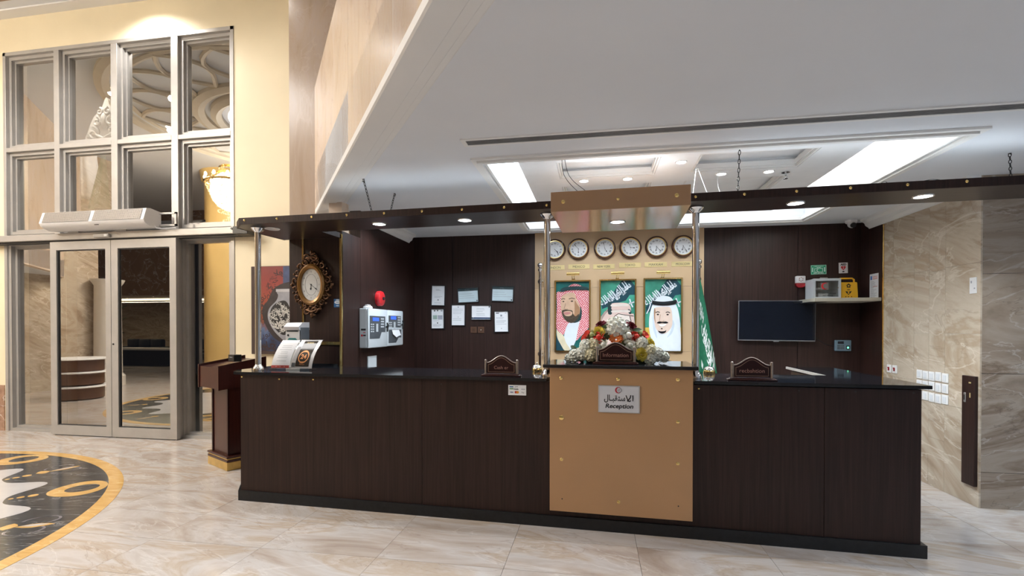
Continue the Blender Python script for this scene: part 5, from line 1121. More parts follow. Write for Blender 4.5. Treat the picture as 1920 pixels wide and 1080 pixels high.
# curved leaflet holder
lh = thing('leaflet_holder', 'curved clear holder with a white text card and a black card numbered 24', 'holder', CW(0.345, 0.25, 1.120), TH + radians(3))
def curl(x, z, off=0.0): return (x + 0.055 * (z / 0.27) ** 1.5, 0.11 * (z / 0.27) ** 2 - off, 0.012 + z)
def bent(x0, x1, z0, z1, off, th=0.0015, n=10):
    g = G(); V = []; F = []
    for j in range(n + 1):
        z = z0 + (z1 - z0) * j / n; V += [curl(x0, z, off), curl(x1, z, off), curl(x1, z, off + th), curl(x0, z, off + th)]
    for j in range(n):
        a = 4 * j
        for q in range(4): F.append((a + q, a + (q + 1) % 4, a + 4 + (q + 1) % 4, a + 4 + q))
    F += [(0, 1, 2, 3), tuple(4 * n + q for q in (3, 2, 1, 0))]; g.quads(V, F); return g
bent(-0.20, 0.205, 0.0, 0.262, 0.0).obj('clear_back', ACRYL, lh, 60)
g = G(); g.box((-0.205, -0.03, 0), (0.21, 0.06, 0.010), 0.002); g.obj('foot', ACRYL, lh, 0)
bent(-0.198, -0.022, 0.004, 0.255, 0.002).obj('white_card', PAPER, lh, 60); bent(-0.198, -0.022, 0.006, 0.030, 0.0042, 0.0006, 3).obj('red_band', P('band_red', (0.42, 0.06, 0.05), 0.5, var=0.1), lh, 60)
g = G()
for z in (0.07, 0.10, 0.115, 0.135, 0.15, 0.17, 0.19, 0.205): lay_text(g, '________', -0.110, z, w=0.07 + 0.05 * ((z * 1000) % 3) / 2, h=0.0022, fn=lambda a, b, dz: curl(a, b, 0.0045))
g.obj('print_lines', INKG, lh, 0)
g = G()
for x in (-0.15, -0.11, -0.07): lay_text(g, 'o', x, 0.018, h=0.009, fn=lambda a, b, dz: curl(a, b, 0.0056))
g.obj('icons', PAPER, lh, 0)
bent(-0.008, 0.200, 0.004, 0.258, 0.002).obj('border_card', P('silver_card', (0.55, 0.55, 0.56), 0.3, 0.3, var=0.05), lh, 60)
bent(0.036, 0.166, 0.022, 0.250, 0.0042).obj('black_card', P('bronze_black_card', (0.035, 0.030, 0.026), 0.12, var=0.2), lh, 60)
bent(0.002, 0.030, 0.075, 0.200, 0.0042).obj('dark_strip', P('pale_strip', (0.40, 0.40, 0.41), 0.4, var=0.1), lh, 60)
bent(0.000, 0.030, 0.018, 0.055, 0.0042).obj('photo_patch', DGREY, lh, 60)
g = G(); V = []; F = []; nn = 40
for k in range(nn):
    a = 2 * pi * k / nn
    for r in (0.050, 0.036 + 0.006 * abs(cos(a))): V.append(curl(0.099 + r * cos(a) * 1.0, 0.108 + r * sin(a) * 1.15, 0.0066))
for k in range(nn): F.append((2 * k, 2 * k + 1, (2 * k + 3) % (2 * nn), (2 * k + 2) % (2 * nn)))
COPP = P('copper_print', (0.60, 0.27, 0.11), 0.35, 0.5, var=0.15, vscale=60)
g.quads(V, F); g.obj('ring_emblem', COPP, lh, 60)
g = G(); lay_text(g, '24', 0.099, 0.110, h=0.042, bold=0.03, fn=lambda a, b, dz: curl(a, b, 0.0066)); lay_text(g, arabic('ساعة'), 0.099, 0.045, h=0.018, fn=lambda a, b, dz: curl(a, b, 0.0066)); g.obj('number', COPP, lh, 0)
g = G(); lay_text(g, '24 HOURS', 0.101, 0.232, h=0.010, w=0.10, fn=lambda a, b, dz: curl(a, b, 0.0066)); g.obj('heading', PLATE, lh, 0)
# dispenser box behind the holder
hs = thing('suggestion_box', 'white and grey metal drop box with a teal label behind the leaflet holder', 'box', CW(0.205, 0.52, 1.120), TH)
g = G(); g.box((-0.075, -0.065, 0), (0.075, 0.075, 0.36), 0.004); g.obj('body', P('off_white_enamel', (0.66, 0.66, 0.66), 0.35, var=0.03), hs)
g = G(); g.prism([(-0.075, 0.36), (0.08, 0.36), (0.08, 0.436), (-0.03, 0.430), (-0.082, 0.392)], -0.082, 0.082, Matrix(((0, 0, 1, 0), (1, 0, 0, 0), (0, 1, 0, 0), (0, 0, 0, 1)))); g.obj('lid', P('grey_lid', (0.50, 0.50, 0.52), 0.35, 0.3, var=0.04), hs, 0)
g = G(); g.box((0.076, -0.060, 0.005), (0.084, 0.075, 0.385)); g.obj('side_plate', DGREY, hs, 0)
g = G(); g.box((-0.060, -0.068, 0.345), (0.060, -0.064, 0.362)); g.obj('slot', DGREY, hs, 0)
g = G(); g.cyl((-0.045, -0.070, 0.312), (-0.045, -0.064, 0.312), 0.009, n=14); g.obj('lock', BLACK, hs)
g = G(); g.prism([(-0.050, 0.19), (0.050, 0.19), (0.050, 0.270), (0.035, 0.285), (-0.035, 0.285), (-0.050, 0.270)], -0.0675, -0.0645, XZ); g.obj('label', P('teal_label', (0.01, 0.17, 0.17), 0.4, var=0.05), hs, 0)
# painting on the yellow wall
pt = thing('painting', 'canvas of a silver calligraphy vase on red and blue ground hanging on the yellow wall', 'painting', (-3.86, YW, 1.732))
pw, ph = 0.580, 0.572
g = G(); g.box((-pw, -0.045, -ph), (pw, -0.0005, ph), 0.004); g.obj('canvas', P('dark_canvas_edge', (0.05, 0.028, 0.022), 0.7, var=0.2), pt, 0)
m, nt, b = base('painted_ground'); tcn = nd(nt, 'ShaderNodeTexCoord'); sx = nd(nt, 'ShaderNodeSeparateXYZ'); nt.links.new(tcn.outputs['Object'], sx.inputs[0])
nz = nd(nt, 'ShaderNodeTexNoise', i_Scale=6.0, i_Detail=6.0, i_Distortion=1.0); nt.links.new(tcn.outputs['Object'], nz.inputs['Vector'])
a_ = nd(nt, 'ShaderNodeMath', operation='MULTIPLY_ADD'); a_.inputs[1].default_value = 0.35; nt.links.new(nz.outputs['Fac'], a_.inputs[0]); nt.links.new(sx.outputs[2], a_.inputs[2])
r = ramp(nt, [(0.0, srgb(14, 16, 30)), (0.16, srgb(40, 58, 96)), (0.30, srgb(84, 104, 138)), (0.38, srgb(120, 62, 34)), (0.52, srgb(150, 74, 42)), (0.80, srgb(138, 52, 46)), (1.0, srgb(120, 44, 44))])
a2 = nd(nt, 'ShaderNodeMapRange'); a2.inputs[1].default_value = -0.42; a2.inputs[2].default_value = 0.76; nt.links.new(a_.outputs[0], a2.inputs[0]); nt.links.new(a2.outputs[0], r.inputs[0]); nt.links.new(r.outputs[0], b.inputs['Base Color']); b.inputs['Roughness'].default_value = 0.45
g = G(); g.box((-pw + 0.10, -0.0465, -ph + 0.04), (pw - 0.03, -0.0445, ph - 0.005)); g.obj('painted_ground', m, pt, 0)
def pblob(nm, mat, pts, y, k=4): g = G(); g.M = Matrix.Translation((-0.145, 0, 0)); g.prism(smooth_loop(pts, k), y - 0.0004, y + 0.0006, XZ); g.obj(nm, mat, pt, 0)
PBLUE = P('paint_blue', srgb(58, 72, 108), 0.5, var=0.25, vscale=12); PSHAD = P('paint_charcoal', srgb(44, 36, 38), 0.5, var=0.3, vscale=16); PSIL = P('paint_silver', srgb(150, 152, 160), 0.4, var=0.15, vscale=9); PSIL2 = P('paint_silver_light', srgb(186, 186, 190), 0.4, var=0.08, vscale=9)
SHX = -0.145
g = G(); g.M = Matrix.Translation((SHX, 0, 0)); g.prism([(0.03, 0.30), (0.50, 0.32), (0.52, 0.565), (0.03, 0.565)], -0.0475, -0.0465, XZ); g.obj('blue_patch', PBLUE, pt, 0)
pblob('dark_halo', PSHAD, [(-0.10, 0.28), (0.10, 0.36), (0.40, 0.34), (0.50, 0.0), (0.45, -0.42), (0.15, -0.46), (-0.10, -0.36), (-0.24, -0.16), (-0.27, 0.02), (-0.18, 0.14)], -0.0480)
pblob('vase_body', PSIL, [(-0.05, 0.235), (0.12, 0.24), (0.40, 0.235), (0.40, 0.20), (0.42, 0.10), (0.50, -0.02), (0.51, -0.16), (0.44, -0.30), (0.30, -0.40), (0.10, -0.42), (-0.03, -0.34), (-0.13, -0.23), (-0.19, -0.10), (-0.17, 0.02), (-0.07, 0.12), (-0.04, 0.19)], -0.0488)
g = G(); g.M = Matrix.Translation((SHX, 0, 0)); g.prism([(-0.07, 0.235), (0.43, 0.235), (0.43, 0.275), (-0.07, 0.272)], -0.0502, -0.0492, XZ); g.obj('vase_rim', PSIL2, pt, 0)
pblob('vase_pattern_ground', P('paint_black', srgb(30, 30, 32), 0.5, var=0.2), [(-0.05, 0.10), (0.06, 0.12), (0.12, 0.04), (0.16, -0.08), (0.12, -0.24), (0.06, -0.32), (-0.02, -0.30), (-0.11, -0.21), (-0.16, -0.10), (-0.14, 0.02)], -0.0496)
g = G(); rn = random.Random(11); letters = [arabic(w_) for w_ in ('نور', 'سلام', 'حب', 'علم', 'خط', 'سعد')]
for k in range(34):
    a = rn.uniform(0, 2 * pi); q = rn.random() ** 0.5; lay_text(g, letters[k % 6], -0.155 + 0.125 * q * cos(a), -0.10 + 0.19 * q * sin(a), h=rn.uniform(0.04, 0.07), y=-0.0508 - 0.00002 * k, rot=rn.uniform(-1.2, 1.2), bold=0.015)
g.obj('white_script', P('paint_white', srgb(200, 200, 196), 0.5, var=0.05), pt, 0)
g = G()
for k in range(40):
    lay_text(g, letters[k % 6], rn.uniform(-0.46, 0.0), rn.uniform(-0.5, 0.52), h=rn.uniform(0.05, 0.10), y=-0.0472 - 0.00001 * k, rot=rn.uniform(-0.5, 0.5))
for k in range(8): lay_text(g, letters[k % 6], rn.uniform(0.05, 0.45), rn.uniform(0.34, 0.53), h=rn.uniform(0.06, 0.10), y=-0.0482, rot=rn.uniform(-0.4, 0.4))
tag(g.obj('dark_script', P('paint_dark_red', srgb(48, 26, 30), 0.5, var=0.2), pt, 0), kind='stuff')
# lectern
le = thing('lectern', 'mahogany lectern with a gilt base standing behind the left end of the counter', 'lectern', (-3.916, 4.760, 0), radians(-27.8))
g = G(); g.box((-0.245, -0.20, 0), (0.245, 0.20, 0.088), 0.003); g.obj('gilt_base', P('gilt_base', (0.62, 0.42, 0.13), 0.3, 0.55, var=0.15, vscale=12), le)
g = G(); g.box((-0.247, -0.202, 0.088), (0.247, 0.202, 0.112), 0.003); g.obj('base_moulding', MAHO, le)
g = G(); g.box((-0.240, -0.196, 0.112), (0.240, 0.196, 0.128), 0.002); g.obj('gilt_band', P('gilt_base', (0, 0, 0)), le)
g = G(); g.box((-0.250, -0.205, 0.128), (0.250, 0.205, 0.150), 0.004); g.obj('base_moulding', MAHO, le)
g = G(); g.box((-0.195, -0.165, 0.150), (0.195, 0.165, 0.92)); g.obj('column', MAHO, le)
g = G(); g.box((-0.205, -0.175, 0.150), (-0.175, -0.160, 0.92), 0.002); g.obj('corner_strip', MAHD, le)
g = G(); g.box((0.175, -0.175, 0.150), (0.205, -0.160, 0.92), 0.002); g.obj('corner_strip', MAHD, le)
M = Matrix(((0, 0, 1, 0), (1, 0, 0, 0), (0, 1, 0, 0), (0, 0, 0, 1)))
g = G(); g.prism([(-0.27, 0.862), (0.20, 0.90), (0.20, 1.15), (-0.27, 1.085)], -0.27, 0.23, M); g.obj('desk_box', MAHO, le, 0)
for x0, x1 in ((-0.285, -0.265), (0.225, 0.245)):
    g = G(); g.prism([(-0.28, 0.852), (0.21, 0.90), (0.21, 1.185), (-0.28, 1.105)], x0, x1, M); g.obj('cheek', MAHO, le, 0)
mb_ = thing('microphone_base', 'small black electronic box sitting on top of the lectern', 'device', (-3.835, 4.640, 1.152), radians(-27.8))
g = G(); g.box((-0.07, -0.04, -0.012), (0.07, 0.04, 0.062), 0.004); g.obj('body', BLACK, mb_); g = G(); g.box((-0.03, -0.042, 0.030), (0.03, -0.039, 0.037)); g.obj('print', INKG, mb_, 0)

# ---- flower arrangement on the stand
fa_ = thing('flower_arrangement', 'low artificial arrangement of white, yellow, red and orange flowers behind the Information sign', 'flowers', CW(3.215, 0.25, 1.2305), TH)
FW = P('petal_white', (0.86, 0.87, 0.78), 0.7, var=0.15, vscale=40); FY = P('petal_yellow', (0.88, 0.72, 0.12), 0.7, var=0.15, vscale=40); FB = P('petal_burgundy', (0.16, 0.006, 0.02), 0.7, var=0.3, vscale=40)
FO = P('petal_orange', (0.75, 0.20, 0.04), 0.7, var=0.15, vscale=40); FR = P('petal_red', (0.62, 0.035, 0.015), 0.7, var=0.2, vscale=40); FG = P('bud_green', (0.30, 0.32, 0.13), 0.7, var=0.25, vscale=40); LEAF = P('leaf_green', (0.045, 0.085, 0.03), 0.6, var=0.4, vscale=30); FC = P('petal_cream', (0.82, 0.77, 0.55), 0.7, var=0.15, vscale=40)
DKC = P('flower_heart', (0.10, 0.035, 0.02), 0.8, var=0.3, vscale=40)
def petal(g, c, d, up, l, w, cup=0.25):
    d = Vector(d).normalized(); s = d.cross(Vector(up)); s = s.normalized() if s.length > 1e-4 else Vector((1, 0, 0)); n_ = s.cross(d).normalized(); c = Vector(c)
    q = lambda t, e, k: c + d * l * t + s * w * e + n_ * l * k
    g.quads([q(0, 0, 0), q(.45, -.5, cup * .6), q(.45, 0, cup * .25), q(.45, .5, cup * .6), q(.85, -.42, cup), q(.9, 0, cup * .7), q(.85, .42, cup), q(1.0, 0, cup * 1.1)], [(0, 1, 2), (0, 2, 3), (1, 4, 5, 2), (2, 5, 6, 3), (4, 7, 5), (5, 7, 6)])
def hydrangea(r, mat, seed):
    g = G(); rn = random.Random(seed); N = 46
    for k in range(N):
        z = 1 - 1.55 * (k + .5) / N; a = k * 2.39996; rr = sqrt(max(0, 1 - z * z)); n_ = Vector((rr * cos(a), rr * sin(a), z)); t1 = n_.orthogonal().normalized(); t2 = n_.cross(t1); ph_ = rn.uniform(0, 2)
        for j in range(4): petal(g, n_ * r * rn.uniform(.9, 1.0), t1 * cos(ph_ + j * pi / 2) + t2 * sin(ph_ + j * pi / 2) + n_ * 0.25, n_, r * 0.36, r * 0.34, 0.2)
    return g.mesh('hydrangea', mat, 0)
def layered(r, mat, rows, name, seed=0, open_=1.0):
    g = G(); rn = random.Random(seed)
    for j, (n_, el, l) in enumerate(rows):
        for k in range(n_):
            a = 2 * pi * (k + 0.5 * (j % 2)) / n_ + rn.uniform(-.1, .1); e = radians(el); d = (cos(a) * cos(e), sin(a) * cos(e), sin(e)); petal(g, (0.1 * r * cos(a), 0.1 * r * sin(a), 0), d, (0, 0, 1), r * l, r * 5.5 / n_, 0.22)
    return g.mesh(name, mat, 0)
def rosebud(r, mat):
    g = G(); g.sph((0, 0, r * .3), r * .55, 10, (1, 1, 1.25))
    for j, (n_, el, l) in enumerate(((3, 72, 1.25), (4, 62, 1.2), (5, 45, 1.1))):
        for k in range(n_): a = 2 * pi * (k + .5 * j) / n_; e = radians(el); petal(g, (r * .25 * cos(a), r * .25 * sin(a), -r * .3), (cos(a) * cos(e), sin(a) * cos(e), sin(e)), (cos(a + 2), sin(a + 2), 0.6), r * l, r * 1.2, -.3)
    return g.mesh('rose', mat, 40)
def leaf_mesh(l, w, mat):
    g = G(); V = []; F = []
    for i in range(7):
        t = i / 6; ww = w * sin(pi * min(1, t * .97 + .02)) ** .8; V += [(-ww / 2, t * l, -0.25 * l * t * t + 0.12 * ww), (0, t * l, -0.25 * l * t * t), (ww / 2, t * l, -0.25 * l * t * t + 0.12 * ww)]
    for i in range(6):
        for q in (0, 1): a = 3 * i + q; F.append((a, a + 1, a + 4, a + 3))
    g.quads(V, F); return g.mesh('leaf', mat, 60)
HYW = [hydrangea(0.050, FW, s) for s in (1, 2)]; HYC = hydrangea(0.048, FC, 3); DAH = layered(0.052, FY, [(8, 8, 1.0), (9, 25, .9), (8, 45, .75), (6, 65, .5)], 'dahlia', 1); CARN = layered(0.050, FB, [(9, 10, 1.0), (9, 32, .9), (8, 55, .8), (6, 75, .6)], 'carnation', 2)
GER = layered(0.052, FO, [(14, 6, 1.0), (12, 16, .8)], 'gerbera', 3); GERR = layered(0.036, FR, [(10, 6, 1.0), (8, 20, .8)], 'gerbera', 4); RR = rosebud(0.036, FR); RG = rosebud(0.036, FG); RW = rosebud(0.038, FW); LF = leaf_mesh(0.11, 0.05, LEAF); LF2 = leaf_mesh(0.085, 0.045, P('leaf_pale', (0.26, 0.30, 0.20), 0.6, var=0.3, vscale=30))
def put(me, x, y, z, out=None, s=1.0, spin=0.0):
    o = link(me.name.split('.')[0], me, fa_); o.location = (x, y, z); d = Vector(out if out else (x * 1.5, -0.25, max(0.12, z)))
    o.rotation_euler = (d.to_track_quat('Z', 'Y') @ Matrix.Rotation(spin, 3, 'Z').to_quaternion()).to_euler(); o.scale = (s, s, s); return o
g = G(); g.lathe([(0.17, 0.0), (0.18, 0.03), (0.15, 0.055), (0.0, 0.06)], n=20); o = g.obj('foam_tray', P('dark_tray', (0.03, 0.05, 0.02), 0.7, var=0.3), fa_); o.scale = (1.35, 0.45, 1)
put(HYW[0], 0.0, -0.02, 0.270, (0, -0.4, 1), 1.55); put(HYW[1], -0.055, 0.0, 0.245, (-0.5, -0.5, 0.8), 1.1); put(HYW[0], 0.065, 0.0, 0.245, (0.5, -0.5, 0.8), 1.1)
put(CARN, -0.110, 0.0, 0.278, (-0.4, -0.7, 0.6), 1.0); put(CARN, 0.105, 0.0, 0.268, (0.4, -0.7, 0.6), 1.05)
put(DAH, -0.125, -0.035, 0.232, (-0.3, -0.9, 0.4), 1.0); put(RR, -0.128, -0.06, 0.190, (-0.2, -0.8, 0.5), 1.2); put(RG, -0.172, -0.03, 0.205, (-0.5, -0.6, 0.5), 1.25); put(GERR, -0.218, -0.02, 0.215, (-0.7, -0.6, 0.4), 1.1); put(GERR, -0.240, -0.03, 0.185, (-0.8, -0.6, 0.2), 1.0)
put(GER, 0.0, -0.085, 0.180, (0, -0.75, 0.7), 1.05); put(RW, 0.090, -0.05, 0.205, (0.2, -0.8, 0.5), 1.25); put(RR, 0.140, -0.055, 0.200, (0.6, -0.7, 0.4), 1.1); put(RG, 0.175, -0.02, 0.225, (0.5, -0.6, 0.6), 1.0); put(GERR, 0.215, -0.02, 0.212, (0.6, -0.6, 0.5), 1.0); put(RG, 0.06, -0.05, 0.165, (0.2, -0.9, 0.3), 1.0)
put(HYC, -0.165, -0.065, 0.145, (-0.4, -0.9, 0.3), 0.95); put(HYW[1], -0.225, -0.05, 0.130, (-0.7, -0.7, 0.4), 1.0); put(HYW[0], -0.255, -0.07, 0.072, (-0.7, -0.8, 0.2), 1.0); put(HYW[1], -0.315, -0.05, 0.052, (-0.9, -0.5, 0.3), 0.95); put(HYC, -0.19, -0.10, 0.060, (-0.4, -1, 0.1), 0.9); put(FW and HYW[0], -0.362, -0.03, 0.032, (-1, -0.4, 0.2), 0.65)
put(HYW[0], 0.190, -0.07, 0.150, (0.5, -0.9, 0.3), 0.95); put(DAH, 0.185, -0.11, 0.070, (0.3, -0.95, 0.1), 1.0); put(DAH, 0.245, -0.06, 0.150, (0.7, -0.7, 0.4), 0.85); put(HYC, 0.245, -0.08, 0.100, (0.6, -0.8, 0.2), 0.95); put(HYW[1], 0.300, -0.06, 0.070, (0.8, -0.6, 0.2), 1.0); put(HYW[0], 0.250, -0.09, 0.040, (0.5, -0.9, 0.0), 0.85); put(HYW[1], 0.355, -0.04, 0.050, (1, -0.4, 0.4), 0.75); put(RW, 0.10, -0.09, 0.140, (0.3, -0.9, 0.2), 1.0); put(RW, -0.09, -0.09, 0.140, (-0.3, -0.9, 0.2), 1.0)
rn = random.Random(5)
for k in range(46):
    x = rn.uniform(-0.36, 0.36); z = rn.uniform(0.05, 0.24) * (1 - (abs(x) / 0.42) ** 1.6) + 0.05; o = put(LF if k % 3 else LF2, x * 0.9, -0.02 - rn.uniform(0, 0.05), z, (rn.uniform(-.4, .4), -1, rn.uniform(.1, .7)), rn.uniform(.6, 1.0), rn.uniform(0, 6))
for s in (-1, 1):
    for k in range(7): put(LF2, s * (0.34 + 0.012 * k), -0.04, 0.02 + 0.010 * (k % 3), (0, 0.2, 1), 0.75, -s * (1.2 + 0.25 * (k % 4)))

# ================================================================== RIGHT MARBLE WALL
g = G(); g.box((-0.0385, -0.010, -0.0425), (0.0385, -0.0003, 0.0425), 0.003); me_pl = g.mesh('plate', PLAST, 0)
g = G(); g.box((-0.022, -0.0135, -0.028), (0.022, -0.0095, 0.028), 0.002); me_rk = g.mesh('rocker', P('switch_rocker', (0.68, 0.71, 0.74), 0.35, var=0.03), 0)
ROWN = ('top', 'middle', 'bottom'); COLN = ('first', 'second', 'third', 'fourth', 'fifth')
for r_, z in enumerate((1.043, 0.946, 0.842)):
    for c in range(5):
        y = 5.371 - c * 0.0888
        t = thing('light_switch', 'white wall switch, %s from the back in the %s row on the marble' % (COLN[c], ROWN[r_]), 'switch', (XR, y, z + (0.004 if (c + r_) % 3 == 0 else 0)), -pi / 2, 'bank of white light switches')
        link('plate', me_pl, t); link('rocker', me_rk, t)
for c, y in enumerate((5.868, 5.770)):
    t = thing('red_key_switch', 'white switch plate with a red rocker, %s of two by the wooden wall' % ('left', 'right')[c], 'switch', (XR, y, 1.060), -pi / 2, 'pair of red rocker switches')
    link('plate', me_pl, t); g = G(); g.box((-0.010, -0.016, -0.020), (0.012, -0.0095, 0.018), 0.002); g.box((-0.016, -0.016, 0.006), (-0.008, -0.0095, 0.018)); g.obj('rocker', DRED, t, 0)
t = thing('paper_card', 'small white card fixed high on the marble wall near its outer corner', 'card', (XR, 4.697, 1.860), -pi / 2)
g = G(); g.box((-0.038, -0.004, -0.068), (0.038, -0.0003, 0.068)); g.obj('card', PLAST, t, 0)
g = G(); g.box((-0.026, -0.0046, 0.020), (-0.012, -0.0036, 0.040)); g.box((0.010, -0.0046, -0.03), (0.024, -0.0036, -0.02)); g.obj('print', INKG, t, 0)
t = thing('wooden_bar', 'narrow dark wooden door bar with two brass knobs on the marble wall corner', 'bar', (XR, 4.705, 0.632), -pi / 2)
g = G(); g.box((-0.070, -0.030, -0.462), (0.070, -0.0005, 0.462), 0.003); g.obj('board', WOOD, t, 0)
for z in (0.125, -0.170):
    g = G(); g.lathe([(0.014, -0.030), (0.012, -0.042), (0.024, -0.052), (0.026, -0.062), (0.016, -0.070), (0.0, -0.072)], (-0.052, 0, z), 18, 'Y'); g.obj('knob', GOLDR, t)
g = G(); g.box((-0.044, -0.036, 0.235), (-0.018, -0.029, 0.318), 0.004); g.obj('lock_plate', P('steel_plate', (0.5, 0.5, 0.48), 0.3, 0.8, var=0.05), t); g = G(); g.box((-0.036, -0.038, 0.255), (-0.026, -0.0355, 0.300)); g.obj('latch', BLACK, t, 0)
g = G(); g.box((0.01, -0.0312, 0.40), (0.035, -0.0296, 0.412)); g.box((0.018, -0.0312, 0.28), (0.03, -0.0296, 0.32)); g.obj('worn_paint', PLATE, t, 0)

# ================================================================== CEILING FITTINGS OVER THE COUNTER
df = thing('air_diffuser', 'long linear air diffuser slot in the white dropped ceiling', 'air diffuser', (0, 0, 0))
x0, x1, y0, y1 = -0.895, 3.9, 3.145, 3.270
g = G(); g.ring([(x0, y0), (x1, y0), (x1, y1), (x0, y1)], [(x0 + 0.03, y0 + 0.022), (x1 - 0.03, y0 + 0.022), (x1 - 0.03, y1 - 0.022), (x0 + 0.03, y1 - 0.022)], ZC - 0.008, ZC + 0.004); g.obj('frame', WHITE, df, 0)
g = G(); g.box((x0 + 0.03, y0 + 0.022, ZC - 0.001), (x1 - 0.03, y1 - 0.022, ZC + 0.002)); g.obj('backing', P('diffuser_dark', (0.13, 0.13, 0.135), 0.6, var=0.1), df, 0)
for k in range(4):
    y = y0 + 0.032 + k * 0.02; g = G(); g.box((x0 + 0.03, y, ZC - 0.007), (x1 - 0.03, y + 0.005, ZC - 0.001)); g.obj('slat', P('diffuser_grey', (0.22, 0.22, 0.225), 0.5, var=0.1), df, 0)
g = G(); g.lathe([(0.034, 0.0), (0.042, -0.006), (0.046, -0.004), (0.048, 0.002)], n=24, close=False); me_tr = g.mesh('trim_ring', PLAST)
g = G(); g.lathe([(0.0, -0.003), (0.034, -0.003), (0.034, 0.001)], n=20); me_ln = g.mesh('lens', LENS); me_lw = me_ln.copy(); me_lw.materials[0] = LENSW
def downlight(x, y, z, lab, power=0, col=COOL, warm=False, group='small downlights of the ceiling recess'):
    t = thing('recessed_downlight', lab, 'ceiling light', (x, y, z), 0, group); link('trim_ring', me_tr, t); link('lens', me_lw if warm else me_ln, t)
    if power: lamp('recess_lamp', 'SPOT', (x, y, z - 0.02), power, col, 0.035, angle=150, blend=0.6)
for k, (x, y) in enumerate(((-0.102, 4.40), (0.278, 4.40), (0.670, 4.03), (1.061, 4.40), (1.439, 4.40), (-0.10, 5.74), (0.66, 5.74), (1.42, 5.74))):
    downlight(x, y, ZP, ('downlight in the coffered panel, first from the left in the cross beam', 'downlight in the coffered panel, second from the left in the cross beam', 'downlight in the coffered panel, nearest one on the middle beam', 'downlight in the coffered panel, second from the right in the cross beam', 'downlight in the coffered panel, first from the right in the cross beam, by the sprinkler', 'downlight at the back of the coffered panel, hidden behind the canopy', 'downlight at the back of the coffered panel, hidden behind the canopy', 'downlight at the back of the coffered panel, hidden behind the canopy')[k], (34, 34, 75, 75, 75)[k] if k < 5 else 26)
for k, (x, y) in enumerate(((-0.745, 4.60), (-0.745, 4.12), (2.30, 4.62), (2.30, 4.16))):
    downlight(x, y, 3.03, 'downlight in the bright %s slot of the recess, %s one' % (('left', 'left', 'right', 'right')[k], ('farther', 'nearer')[k % 2]), 0)
downlight(-2.05, 4.95, ZC, 'added downlight in the low ceiling over the cashier corner, hidden behind the canopy, left one', 75, (0.80, 0.90, 1.0))  # unseen pair added to brighten the back left of the reception
downlight(-1.35, 5.15, ZC, 'added downlight in the low ceiling over the cashier corner, hidden behind the canopy, right one', 75, (0.80, 0.90, 1.0))
sp = thing('sprinkler', 'chrome fire sprinkler under the coffered ceiling panel', 'sprinkler', (1.585, 4.44, ZP))
g = G(); g.lathe([(0.030, 0.0), (0.032, -0.006), (0.012, -0.012)], n=18); g.cyl((0, 0, -0.01), (0, 0, -0.03), 0.009, n=12); g.obj('body', CHROME, sp)
g = G(); g.tube([(-0.008, 0, -0.028), (-0.013, 0, -0.042), (0, 0, -0.054)], 0.003); g.tube([(0.008, 0, -0.028), (0.013, 0, -0.042), (0, 0, -0.054)], 0.003); g.cyl((0, 0, -0.054), (0, 0, -0.057), 0.018, n=14); g.obj('deflector', CHROME, sp)
def chain(a, b, lab, hook=True):
    a = Vector(a); b = Vector(b); d = b - a; n = max(4, int(d.length / 0.030)); t = thing('chain', lab, 'chain', a, 0, 'chains holding the canopy')
    q = d.normalized().to_track_quat('Z', 'Y'); g = G()
    for k in range(12): pass
    lk = [(0.0075 * cos(w_), 0, 0.0185 * sin(w_)) for w_ in [2 * pi * k / 12 for k in range(12)]]; g.tube(lk, 0.0028, 5, True); me = g.mesh('link', BLACK)
    for k in range(n):
        o = link('link', me, t); o.location = d * ((k + 0.5) / n); o.rotation_euler = (q @ Matrix.Rotation(pi / 2 * (k % 2) + 0.4, 3, 'Z').to_quaternion()).to_euler()
    if hook: g = G(); g.tube([(0, 0, 0.0), (0.010, 0, -0.012), (0.004, 0, -0.026), (-0.010, 0, -0.022)], 0.003, 6); g.cyl((0, 0, 0), (0, 0, -0.004), 0.010, n=10); g.obj('hook', BLACK, t)
chain((-1.940, 3.840, ZC), (-1.955, 4.075, 2.452), 'black chain from the ceiling to the canopy, leftmost of four, slack')
chain((-1.862, 4.310, ZC), (-1.845, 4.12, 2.452), 'short knotted black chain right of the leftmost one above the canopy')
chain((1.046, 3.80, 2.90), (1.03, 3.80, 2.452), 'long dark chain in front of the coffered recess right of the tan box', False)
chain((2.955, 4.075, ZC), (2.86, 3.93, 2.452), 'black chain from the ceiling to the canopy, rightmost of four')
WIRE = P('black_wire', (0.015, 0.02, 0.02), 0.5); WIREW = P('white_wire', (0.7, 0.7, 0.7), 0.5)
def wire(pts, lab, mat=WIRE, r=0.0022):
    k = 6; P_ = []
    for i in range(len(pts) - 1):
        p0 = Vector(pts[max(0, i - 1)]); p1 = Vector(pts[i]); p2 = Vector(pts[i + 1]); p3 = Vector(pts[min(len(pts) - 1, i + 2)])
        for j in range(k): t = j / k; P_.append(0.5 * ((2 * p1) + (p2 - p0) * t + (2 * p0 - 5 * p1 + 4 * p2 - p3) * t * t + (3 * p1 - p0 - 3 * p2 + p3) * t ** 3))
    P_.append(Vector(pts[-1])); g = G(); g.tube(P_, r, 6); tag(g.obj('wire', mat), lab, 'wire', 'loose wires over the canopy')
wire([(-0.25, 3.70, ZC + 0.08), (-0.24, 3.75, 2.68), (-0.12, 3.85, 2.56), (0.02, 3.95, 2.508)], 'black wire dropping from the recess to the tan box, left strand')
wire([(-0.24, 3.70, ZC + 0.08), (-0.20, 3.75, 2.67), (-0.07, 3.85, 2.57), (0.03, 3.95, 2.508)], 'black wire dropping from the recess to the tan box, right strand')
